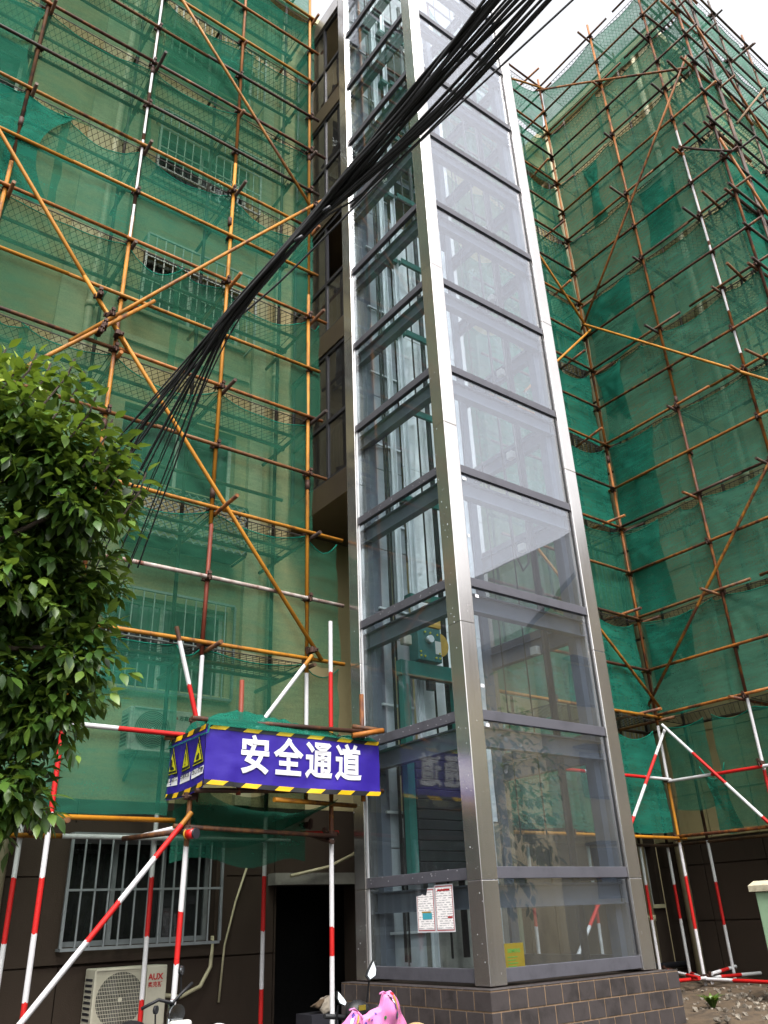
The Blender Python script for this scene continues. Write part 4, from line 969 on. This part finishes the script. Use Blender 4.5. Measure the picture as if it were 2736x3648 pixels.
MB().tube([(3.96, 9.3, -.62), (4.2, 9.35, -.66), (4.45, 9.4, -.58), (4.58, 9.44, -.40), (4.6, 9.46, -.1)], .022, 8).build('drain_hose', 'pvc_pipe', bld, smooth=True)

# ================================================================== notices on the glass
def notice(y0, y1, z0, z1, label, torn):
    x = TX0+.043; t = thing('paper_notice', (x, (y0+y1)/2, z0), label, 'notice', 'notices stuck on the shaft glass'); n = 14
    def edge(u): return z1-(.10*(1-u)**.5*(.6+.4*noise.noise(V(u*17, 3, 0)))+.02*rnd.random() if torn and u < .62 else 0)
    ed = [edge(i/n) for i in range(n+1)]
    def sheet(ins, xo, name, mat):
        mb = MB()
        for i in range(n):
            ya, yb = y1-(y1-y0)*i/n, y1-(y1-y0)*(i+1)/n
            za, zb = min(ed[i], z1-ins), min(ed[i+1], z1-ins); ya, yb = min(ya, y1-ins), max(yb, y0+ins)
            mb.face([(x-xo, ya, z0+ins), (x-xo, yb, z0+ins), (x-xo, yb, zb), (x-xo, ya, za)])
        return mb.build(name, mat, t)
    sheet(0, .002, 'paper', 'print_white'); sheet(.012, .0028, 'red_border', 'print_red'); sheet(.020, .0036, 'inner_margin', 'print_white'); sheet(.027, .0044, 'printed_text', 'notice_print')
    ym = (y0+y1)/2
    def pr(a, b, c_, d_, mt, nm='printed_block'): box(nm, (x-.0056, a, c_), (x-.0050, b, d_), mt, t)
    if torn: pr(ym-.09, ym+.05, z0+.11, z0+.165, 'sky_blue_print'); pr(ym-.075, ym+.06, z0+.165, z0+.178, 'machine_yellow')
    else: pr(ym-.09, ym+.09, z1-.055, z1-.040, 'print_red'); pr(ym-.11, ym-.04, z0+.115, z0+.13, 'print_red')
notice(6.585, 6.86, -.13, .25, 'torn white notice with red border stuck on the shaft glass, left of its intact twin', True)
notice(6.31, 6.58, -.13, .27, 'intact white notice with red border stuck on the shaft glass', False)
gp = thing('name_plate', (5.78, 5.9, -.45), 'olive gold plate with green lettering at the lower corner of the front glass', 'plate')
box('plate', (5.655, TY0+.034, -.455), (5.905, TY0+.041, -.235), 'gold_plate', gp)
text('SIEMENS', .042, 'green_print', (5.78, TY0+.033, -.295), (1, 0, 0), (0, 0, 1), gp, 'lettering', .001)
for i in range(4): box('text_line', (5.70, TY0+.0325, -.345-i*.024), (5.70+.12-.02*(i % 2), TY0+.0335, -.339-i*.024), 'green_print', gp)
for (x, z, w_) in ((5.72, 3.02, .05), (5.69, 4.44, .06), (5.70, 1.66, .05), (5.69, 3.72, .03), (5.68, 2.05, .05)):
    box('paper_sticker', (x, TY0+.0385, z), (x+w_, TY0+.0435, z+.035), 'print_white', tow)

# ================================================================== overhead cables
cb = thing('cable_bundle', (1.6, 4.6, 2.4), 'thick bundle of black overhead cables crossing in front of the lift shaft', 'cables')
def qpt(px, py, d):     # direction through the photograph, at distance d
    v = r2*((px-1368)/2901)+u2*(-(py-1824)/2901)+fw; return v.normalized()*d
ends = [(440, 1540), (450, 1590), (470, 1570), (440, 1650), (500, 1680), (400, 1720), (540, 1700), (470, 1770), (430, 1800), (570, 1730), (480, 1850), (600, 1720), (540, 1830), (410, 1610)]
cr_ = random.Random(21)
def smooth_path(pts, n=7):
    out = []; P = [pts[0]]+pts+[pts[-1]]
    for i in range(1, len(P)-2):
        a, b, c_, d_ = P[i-1], P[i], P[i+1], P[i+2]
        for k in range(n):
            t = k/n; out.append(.5*((2*b)+(c_-a)*t+(2*a-5*b+4*c_-d_)*t*t+(3*b-a-3*c_+d_)*t**3))
    out.append(pts[-1]); return out
for i in range(18):
    r_ = [.013, .011, .016, .012, .014, .017, .010, .015, .012, .014, .011, .016, .009, .013, .015, .012, .016, .011][i]*.70
    t = [0, .08, .05, .16, .22, .12, .30, .42, .50, .64, .78, .90, 1.0, .56, .34, .70, .18, .84][i]; j = lambda q=10: cr_.uniform(-q, q)
    a = qpt(1740+240*t+j(10), -10, 5.0); m1 = qpt(1446+140*t+j(22), 352+46*t+j(22), 5.1+.02*(i % 5)); m2 = qpt(1238+40*t+j(14), 612+70*t+j(14), 5.2+.02*(i % 5)); m3 = qpt(1098+14*t+j(7), 778+44*t+j(7), 5.3+.02*(i % 4))
    k1 = qpt(778+34*t+j(8), 1150+40*t+j(8), 5.45+.02*(i % 4)); e = qpt(*ends[i % 14], 5.7+.01*(i//14))
    far = a+(a-m1)*.5; e2 = e+(e-k1)*.55-V(0, 0, .05)
    pth = smooth_path([far, a, m1, m2, m3, k1, e, e2]); MB().tube(pth, [r_*max(.5, min(1, 1-(q-31)*.05)) for q in range(len(pth))], 6).build('cable', 'black_rubber', cb, smooth=True)
# lashings
for (px, py) in ((1060, 850), (1160, 745), (1430, 440), (1640, 215)):
    p = qpt(px, py, 5.22); MB().tube([p+V(-.02, 0, -.03), p+V(.01, -.03, .0), p+V(.03, 0, .035)], .010, 6).build('lashing', 'frame_dark', cb, smooth=True)
pp = smooth_path([qpt(2100, -60, 6.2), qpt(2040, 0, 6.1), qpt(1500, 500, 5.9), qpt(1240, 760, 5.8), qpt(990, 1010, 5.8), qpt(640, 1320, 5.9), qpt(470, 1600, 6.0)])
tag(MB().tube(pp, .0075, 6).build('stray_cable', 'black_rubber', smooth=True), 'single thin black cable running just below the cable bundle', 'cable')

# ================================================================== trees
def leaf_mesh(L, W, name, mat):
    rows = [(0, .02), (.18, .62), (.42, 1.0), (.68, .72), (.88, .26), (1.0, .0)]
    vs = []; fs = []
    for i, (t, w_) in enumerate(rows):
        dz = -.16*L*t*t; vs += [(-W*w_/2, L*t, dz+.10*W*w_), (0, L*t, dz), (W*w_/2, L*t, dz+.10*W*w_)]
    for i in range(len(rows)-1):
        a = i*3; fs += [(a, a+1, a+4, a+3), (a+1, a+2, a+5, a+4)]
    return vs, fs
def crown(root, shoots, mat, newmat, size, singles, part_leaf=True, seed=3):
    rg = random.Random(seed); base = BASE[root.name]; LV, LF = leaf_mesh(1, .46, '', '')
    me = bpy.data.meshes.new('leaf'); me.from_pydata(LV, [], LF); me.materials.append(MATS[mat]); me.polygons.foreach_set('use_smooth', [True]*len(LF))
    big = MB(); new = MB(); alone = []
    for (p, axis, n, isnew, front) in shoots:
        for k in range(n):
            t = k/max(1, n-1); az = k*2.4+rg.uniform(-.5, .5); a = axis.orthogonal().normalized(); b = axis.cross(a)
            out_ = (a*math.cos(az)+b*math.sin(az)); d = (out_*(1.0-.45*t)+axis*(.25+.7*t)+V(0, 0, -.62+(.65 if isnew else 0))).normalized()
            q = p+axis*(-.13+.14*t)*size/.085; L = size*rg.uniform(.7, 1.25)*(.8 if isnew else 1)
            n_ = (V(0, 0, 1)+out_*.25+V(rg.uniform(-.45, .45), rg.uniform(-.45, .45), 0)); x = d.cross(n_).normalized(); z = x.cross(d).normalized()
            M = Matrix((x*L, d*L, z*L)).transposed()
            q = q+d*.012
            if front and not isnew and len(alone) < singles*6: alone.append((M, q))
            else: (new if isnew else big).idx([M @ Vector(v)+q for v in LV], LF)
    rg.shuffle(alone)
    for j, (M, q) in enumerate(alone):
        if j < singles:
            o = bpy.data.objects.new('leaf', me); C.objects.link(o); o.parent = root; mm = M.to_4x4(); mm.translation = q-base; o.matrix_local = mm
        else: big.idx([M @ Vector(v)+q for v in LV], LF)
    tag(big.build('crown', mat, root, smooth=True), kind='stuff')
    if new.v: tag(new.build('young_leaves', newmat, root, smooth=True), kind='stuff')
tr = thing('camphor_tree', (.05, 3.95, G), 'leafy green broadleaf tree with pale new shoots at the left edge of the photo', 'tree')
rg = random.Random(11)
lumps = [((.58, 3.66, 2.16), .30, 1), ((.78, 3.58, 2.04), .24, 1), ((.98, 3.62, 1.88), .24, 1), ((.86, 3.90, 1.86), .30, 1), ((1.06, 3.90, 1.50), .25, 1), ((.88, 4.05, 1.48), .32, 1), ((1.06, 4.02, 1.02), .23, 1), ((.90, 4.10, 1.02), .28, 1), ((1.10, 3.88, 1.22), .20, 1), ((.97, 4.13, .60), .22, 1), ((.80, 4.2, .55), .26, 1),
         ((.25, 3.9, 2.1), .45, 0), ((-.1, 4.2, 1.7), .6, 0), ((.3, 4.4, 1.2), .5, 0), ((-.3, 3.7, 1.3), .6, 0), ((.45, 4.2, .7), .35, 0), ((.2, 4.0, 2.4), .4, 0), ((.50, 3.95, 1.55), .42, 1)]
shoots = []
trunk_top = V(.0, 4.1, 1.0)
brm = MB(); brm.tube([(.05, 3.95, G), (.03, 3.98, -.6), (.0, 4.05, .3), (.0, 4.1, 1.0), (.05, 4.1, 1.9)], [.13, .11, .095, .08, .04], 10)
trk = brm.build('trunk', 'bark', tr, smooth=True)
for (c_, r_, vis) in lumps:
    c_ = V(*c_)
    MB().tube(smooth_path([trunk_top+V(rg.uniform(-.03, .03), 0, rg.uniform(-.5, .5)), trunk_top.lerp(c_, .5)+V(0, 0, .08), c_], 4), [.03-.0028*i for i in range(9)], 6).build('branch', 'bark', tr, smooth=True)
    for s in range(int(155*(r_/.3)**2) if vis else int(70*(r_/.45)**2)):
        d = V(rg.gauss(0, 1), rg.gauss(0, 1), rg.gauss(0, 1)).normalized(); rr = r_*(rg.random()**.42)*(1+.45*noise.noise(d*2.6+c_*5))*(1.38 if rg.random() < .18 else 1); p = c_+V(d.x*rr, d.y*rr, d.z*rr*1.05)
        ax = (d*.8+V(rg.uniform(-.3, .3), rg.uniform(-.3, .3), .25)).normalized(); top = d.z > .35 and rr > r_*.75 and c_.z > 1.7
        shoots.append((p, ax, rg.randint(6, 9), top and rg.random() < .30, vis and rr > r_*.8 and d.y < .2))
for (px, py) in ((70, 1290), (130, 1265), (180, 1300), (265, 1285), (300, 1330), (20, 1250), (340, 1420), (400, 1500), (470, 1600), (520, 1690), (440, 1560)):
    p = qpt(px, py, 4.25); shoots.append((p, V(.25, -.1, .9).normalized(), 8, px < 200, 1)); shoots.append((p-V(.03, 0, .07), V(.4, -.1, .8).normalized(), 8, False, 1))
    MB().tube([p-V(.10, -.03, .28), p-V(.02, 0, .1), p+V(0, 0, .01)], .005, 5).build('twig', 'bark', tr)
crown(tr, shoots, 'leaf_green', 'leaf_new', .080, 300)
# house and tree beside it seen mirrored; other trees opposite added to darken reflections
def far_tree(x, y, h, r_, label, seed):
    t = thing('street_tree', (x, y, G), label, 'tree', 'trees across the lane'); g = random.Random(seed); sh = []
    MB().tube([(x, y, G), (x+.1, y, G+h*.4), (x, y+.1, G+h*.8)], [.16, .12, .05], 8).build('trunk', 'hedge_bark', t, smooth=True)
    for s in range(420):
        d = V(g.gauss(0, 1), g.gauss(0, 1), g.gauss(0, 1)).normalized(); rr = r_*g.random()**.4*(1+.3*noise.noise(d*2+V(x, y, 0)))
        sh.append((V(x, y, G+h*.62)+V(d.x*rr, d.y*rr, d.z*rr*1.25), d, 6, False, 0))
    crown(t, sh, 'leaf_dark', 'leaf_new', .26, 0, seed=seed)
far_tree(15.2, -4.6, 6.6, 2.3, 'bushy dark tree across the lane, nearest the gabled house', 1); far_tree(9.2, -6.5, 6.4, 2.4, 'round dark tree added across the lane to darken reflections, opposite the lift shaft', 2); far_tree(3.5, -7.5, 7.0, 2.6, 'tall dark tree added across the lane to darken reflections, behind the photographer', 4); far_tree(-7.5, 3.0, 6.5, 2.4, 'dark tree standing beyond the left edge of the photo', 5)
hs_ = thing('gabled_house', (26, -10, G), 'cream gabled house with dark tiled roof across the lane, mirrored in the shaft glass', 'house')
hx0, hx1, hy0, hy1 = 19.6, 33.0, -6.0, -15.0; ez, rz_ = 8.6, 14.6; hm = (hx0+hx1)/2
MB().prism([(hx0, hy0, G), (hx1, hy0, G), (hx1, hy0, ez), (hm, hy0, rz_), (hx0, hy0, ez)], (0, hy1-hy0, 0)).build('wall', 'wall_cream', hs_)
for s in (-1, 1):
    e = hm+s*(hm-hx0+.7); zz = ez-.7*(rz_-ez)/(hm-hx0)
    MB().prism([(hm, hy0+.5, rz_+.02), (e, hy0+.5, zz+.02), (e, hy0+.5, zz+.25), (hm, hy0+.5, rz_+.27)], (0, hy1-hy0-1, 0)).build('roof_slope', 'roof_tile', hs_)
for (x, z) in [(a, b) for a in (21.2, 24.6, 28.0) for b in (.3, 3.2, 6.1)]:
    wn = box('window', (x, hy0, z), (x+1.5, hy0+.04, z+1.4), 'frame_dark', hs_); box('pane', (x+.08, hy0+.042, z+.08), (x+1.42, hy0+.05, z+1.32), 'window_glass', wn); box('window_hood', (x-.2, hy0, z+1.5), (x+1.7, hy0+.5, z+1.56), 'roof_tile', hs_)
lw_ = thing('added_garage_row', (8, -11, G), 'long low brown garage row added across the lane to darken reflections, behind the trees', 'garage')  # unseen low block, added to darken the lower reflections in steel and glass
box('wall', (-12, -13.0, G), (19.0, -10.2, 2.4), 'wall_brown', lw_); box('roof', (-12.2, -13.2, 2.4), (19.2, -9.9, 2.6), 'roof_tile', lw_)
for i in range(8): box('added_garage_door', (-11+i*3.7, -10.199, G+.02), (-11+i*3.7+2.6, -10.15, 1.4), 'frame_grey', lw_)

# ================================================================== small things near the ground
cbx = thing('utility_cabinet', (10.4, 5.6, -1.05), 'pale green utility cabinet with cream cap at the right edge', 'cabinet')
box('body', (9.90, 5.32, -1.05), (10.7, 5.95, .12), 'cabinet_green', cbx, .01); MB().prism([(9.86, 5.2, .125), (10.86, 5.2, .125), (10.86, 5.2, .19), (10.7, 5.2, .24), (10.0, 5.2, .24), (9.86, 5.2, .19)], (0, .8, 0)).build('cap', 'cabinet_cream', cbx); box('door', (10.05, 5.305, -.95), (10.65, 5.319, .06), 'cabinet_green', cbx, .004)
rb = MB(); rg = random.Random(5)
for i in range(420):
    x = rg.uniform(8.1, 12.0); y = rg.uniform(4.7, 7.6); s = rg.uniform(.012, .045); z = -1.02+.05*noise.noise(V(x*1.3, y*1.3, 0))-(max(0, 5.0-y)*.9); d = V(rg.random(), rg.random(), rg.random()).normalized()
    a = d.orthogonal().normalized()*s; b = d.cross(a).normalized()*s*.8; c_ = d*s*.6; q = V(x, y, z+s*.3); rb.idx([q+a, q+b, q-a, q-b, q+c_, q-c_], [(0,1,4), (1,2,4), (2,3,4), (3,0,4), (1,0,5), (2,1,5), (3,2,5), (0,3,5)])
tag(rb.build('rubble', 'rubble'), 'scattered pale rubble on the soil bed beside the plinth', 'rubble', kind='stuff')
def weed(x, y, h, n, label):
    t = thing('weed_plant', (x, y, -1.03), label, 'plant', 'weeds on the soil bed'); g = random.Random(int(x*100)); mb = MB()
    for i in range(n):
        a = g.uniform(0, 6.28); l = h*g.uniform(.5, 1.1); w_ = .018; o = V(math.cos(a), math.sin(a), 0); s = V(-o.y, o.x, 0)*w_; p = V(x, y, -1.03)+o*.02
        m1 = p+o*l*.35+V(0, 0, l*.6); e = p+o*l*.9+V(0, 0, l*.75); mb.idx([p-s*.4, p+s*.4, m1-s, m1+s, e], [(0,1,3,2), (2,3,4)])
    mb.build('foliage', 'leaf_new' if n < 25 else 'leaf_green', t)
weed(9.3, 6.4, .17, 46, 'dark leafy weed on the soil beside the plinth'); weed(9.9, 5.35, .16, 20, 'low pale weed on the soil in front of the cabinet'); weed(8.9, 5.3, .14, 22, 'small yellowish weed at the foot of the rubble'); weed(10.6, 5.2, .2, 36, 'spiky green weed by the cabinet foot')
# ---- scooter with pink apron
st = thing('electric_scooter', (3.33, 4.75, G), 'electric scooter wearing a pink cartoon print apron at the bottom edge', 'scooter')
PROF = [(3.06, -.60), (3.085, -.555), (3.13, -.50), (3.165, -.473), (3.195, -.482), (3.225, -.508), (3.35, -.468), (3.368, -.40), (3.435, -.390), (3.465, -.415), (3.50, -.465), (3.58, -.555), (3.61, -.62)]
def ap_top(x):
    for (x0_, z0_), (x1_, z1_) in zip(PROF, PROF[1:]):
        if x <= x1_: return z0_+(z1_-z0_)*max(0, (x-x0_)/(x1_-x0_))
    return PROF[-1][1]
def ap_y(x, z):
    a = (x-3.33)/.28; bul = .05*math.exp(-((x-3.425)/.06)**2)*math.exp(-((z+.47)/.09)**2)+.05*math.exp(-((x-3.15)/.05)**2)*math.exp(-((z+.53)/.07)**2)
    crease = .012*math.sin((x-3.33)*60+z*25)*math.exp(-((z+.55)/.15)**2)*noise.noise(V(x*6, z*6, 1))*2
    return 4.65-.07*(1-a*a)-bul+crease+.010*noise.noise(V(x*14, z*12, 3))+.03*max(0, (z-ap_top(x)+.02)/.02)
def apron(u, v):
    x = 3.06+.55*u; t = ap_top(x); z = -1.2+(t+1.2)*(1-(1-v)**1.8); return (x, ap_y(x, z), z)
ap = MB().grid(apron, 90, 60).build('apron', 'pink_cloth', st, smooth=True)
def motif(x, z, w_, h_, ang, mt, lay=1, n=9, nm='printed_motif'):
    pts = []
    for k in range(n):
        t = 6.2832*k/n; px_, pz_ = w_*math.cos(t), h_*math.sin(t); X = x+px_*math.cos(ang)-pz_*math.sin(ang); Z = z+px_*math.sin(ang)+pz_*math.cos(ang)
        Z = min(Z, ap_top(X)-.004); pts.append(V(X, ap_y(X, Z)-.004-.0012*lay, Z))
    MB().face(pts).build(nm, mt, ap)
for (x, z, w_, h_, ang, mt, l_) in ((3.40, -.425, .006, .022, .7, 'print_black', 1), (3.42, -.445, .006, .018, .7, 'print_white', 1), (3.435, -.435, .008, .028, .5, 'machine_yellow', 2), (3.447, -.47, .008, .026, .35, 'machine_yellow', 2), (3.43, -.47, .006, .020, .4, 'purple_print', 1), (3.45, -.41, .010, .008, 0, 'green_print', 2), (3.425, -.405, .010, .008, 0, 'print_red', 1),
    (3.452, -.52, .016, .022, .2, 'purple_print', 1), (3.455, -.518, .009, .014, .2, 'green_print', 2), (3.145, -.505, .007, .026, -.5, 'purple_print', 1), (3.165, -.515, .008, .026, -.4, 'machine_yellow', 2), (3.13, -.525, .006, .018, -.5, 'print_white', 1), (3.175, -.545, .010, .010, 0, 'green_print', 1), (3.15, -.55, .009, .012, 0, 'print_white', 1),
    (3.235, -.545, .010, .010, 0, 'purple_print', 1), (3.275, -.53, .007, .006, 0, 'purple_print', 1), (3.255, -.525, .006, .006, 0, 'machine_yellow', 1), (3.31, -.50, .006, .005, 0, 'purple_print', 1), (3.37, -.525, .008, .010, .2, 'green_print', 1), (3.30, -.565, .005, .005, 0, 'machine_yellow', 1), (3.36, -.56, .005, .005, 0, 'machine_yellow', 1), (3.50, -.55, .006, .006, 0, 'machine_yellow', 1), (3.11, -.56, .009, .012, 0, 'purple_print', 1)): motif(x, z, w_, h_, ang, mt, l_)
for pts in ([(3.395, -.402), (3.365, -.392), (3.33, -.40)], [(3.39, -.404), (3.38, -.43), (3.385, -.445)], [(3.18, -.478), (3.15, -.462), (3.11, -.465)], [(3.18, -.48), (3.20, -.50), (3.205, -.52)]):
    MB().tube([(x, 4.585-.01*i, z) for i, (x, z) in enumerate(pts)], .005, 5).build('tie_ribbon', 'pink_cloth', ap, smooth=True)
MB().dome((3.28, 4.73, -.495), .080, .06, .062, 18, 8, -.9).build('dash_pod', 'black_rubber', st, smooth=True); box('dash_screen', (3.25, 4.668, -.485), (3.30, 4.674, -.458), 'gold_plate', st)
MB().tube([(3.05, 4.74, -.50), (3.2, 4.76, -.52), (3.33, 4.76, -.55), (3.46, 4.75, -.48), (3.58, 4.73, -.46)], .014, 8).build('handlebar', 'black_iron', st, smooth=True)
for (x1_, z1_, k, fx) in ((3.357, -.282, 1.0, 1), (3.127, -.415, .75, -1)):
    mp = [(-.020, 0), (.0165, .049), (.026, .005), (.0165, -.026), (-.020, -.045), (-.033, -.024)]
    MB().tube([(x1_-.005, 4.73, z1_-.17*k), (x1_-.004, 4.70, z1_-.045*k)], .006, 6).build('mirror_stalk', 'black_iron', st)
    def mq(a_, c_, o): return (x1_+a_*k*fx, 4.675-.25*a_*fx+.22*c_-o, z1_+c_*k)
    mr = MB().prism([mq(a_*1.2-.002, c_*1.14, 0) for a_, c_ in mp], (0, .014, 0)).build('mirror_shell', 'black_iron', st)
    MB().face([mq(a_, c_, .003) for a_, c_ in mp]).build('mirror_glass', 'mirror_silver', mr)
box('floorboard', (3.15, 4.75, G+.28), (3.51, 5.4, G+.34), 'black_rubber', st, .02); box('seat', (3.18, 5.35, G+.68), (3.48, 6.0, G+.80), 'black_rubber', st, .04); box('rear_body', (3.2, 5.36, G+.33), (3.46, 5.98, G+.678), 'frame_dark', st, .03); MB().tube([(3.33, 4.78, G+.35), (3.33, 4.76, -.57)], .05, 10).build('steering_column', 'frame_dark', st, smooth=True)
for y in (4.55, 5.85): MB().tube([(3.27, y, G+.22), (3.39, y, G+.22)], .22, 24).build('wheel', 'black_rubber', st, smooth=True)
hl = thing('tan_helmet', (3.62, 4.62, -.72), 'beige riding helmet beside the pink apron at the bottom edge', 'helmet')
MB().dome((3.64, 4.62, -.70), .12, .13, .125, 20, 10, -.3).build('shell', 'skin_tan', hl, smooth=True); MB().tube([(3.64+.121*math.cos(a), 4.62+.131*math.sin(a), -.735) for a in [k*6.283/20 for k in range(21)]], .008, 6).build('rim', 'black_rubber', hl, smooth=True); box('seat_rest', (3.57, 4.56, -.80), (3.71, 4.68, -.742), 'black_rubber', hl)
# ---- e-bike by the post, with a white helmet on its seat
eb = thing('electric_bicycle', (2.9, 6.6, G), 'electric bicycle with chrome headlamp and round mirrors beside the red and white post', 'bicycle')
MB().tube([(2.91, 6.57, -.56), (2.91, 6.50, -.56)], [.05, .06], 16).build('headlamp', 'chrome', eb, smooth=True); MB().tube([(2.91, 6.66, G+.35), (2.91, 6.62, -.48)], .025, 10).build('steering_column', 'chrome', eb, smooth=True)
MB().tube([(2.68, 6.62, -.52), (2.80, 6.60, -.47), (2.91, 6.60, -.50), (2.97, 6.58, -.44), (3.06, 6.60, -.38)], .012, 8).build('handlebar', 'black_iron', eb, smooth=True)
for (x, z) in ((2.95, -.29), (2.77, -.53)):
    MB().tube([(x+.02, 6.59, z-.17), (x, 6.57, z-.03)], .006, 6).build('mirror_stalk', 'black_iron', eb); a = V(math.cos(.5), -math.sin(.5)*.5, 0)
    mr = MB().tube([(x-.006, 6.575, z), (x+.006, 6.56, z)], .034 if x > 2.9 else .028, 16).build('mirror_shell', 'black_iron', eb, smooth=True)
    if x > 2.9: MB().tube([(x-.002, 6.556, z), (x+.001, 6.553, z)], .030, 16).build('mirror_glass', 'chrome', mr)
MB().tube([(2.91, 6.64, G+.5), (2.95, 7.2, G+.42), (2.95, 7.5, G+.75)], .03, 8).build('frame', 'frame_dark', eb, smooth=True); MB().dome((2.95, 7.45, G+.78), .11, .16, .06, 14, 6, -.6).build('saddle', 'black_rubber', eb, smooth=True)
box('front_box', (2.83, 6.40, -.75), (2.99, 6.48, -.60), 'white_plastic', eb, .02)
for y in (6.55, 7.6): MB().tube([(2.91+.28*math.cos(k*6.283/28), y, G+.28+.0*k) if 0 else (2.92, y+.28*math.cos(k*6.283/28), G+.29+.28*math.sin(k*6.283/28)) for k in range(29)], .022, 8).build('wheel', 'black_rubber', eb, smooth=True)
wh = thing('white_helmet', (2.93, 5.75, -.75), 'white riding helmet showing at the bottom edge left of the scooter', 'helmet')
MB().dome((2.87, 5.75, -.68), .10, .11, .105, 20, 10, -.3).build('shell', 'print_white', wh, smooth=True); MB().tube([(2.87+.101*math.cos(a), 5.75+.111*math.sin(a), -.71) for a in [k*6.283/20 for k in range(21)]], .008, 6).build('rim', 'black_rubber', wh, smooth=True)
# bags by the door
bg_ = thing('cloth_bundle', (5.15, 7.9, -.75), 'crumpled pale cloth bundle heaped by the shaft corner at the doorway', 'bundle')
for (x, y, z, r_, mt) in ((5.19, 8.06, -.78, .09, 'rubble'), (5.12, 8.08, -.74, .06, 'soil'), (5.22, 8.09, -.70, .055, 'rubble')):
    mb = MB().dome((x, y, z), r_, r_, r_*.75, 22, 12, -.95)
    for v in mb.v: v += V(1, .6, 1)*.07*noise.noise(v*8)+V(.5, 1, .6)*.05*noise.noise(v*17+V(3, 3, 3))
    mb.build('folded_cloth', mt, bg_, smooth=True)
box('crate', (4.97, 7.95, G), (5.28, 8.25, -.82), 'frame_dark', bg_)
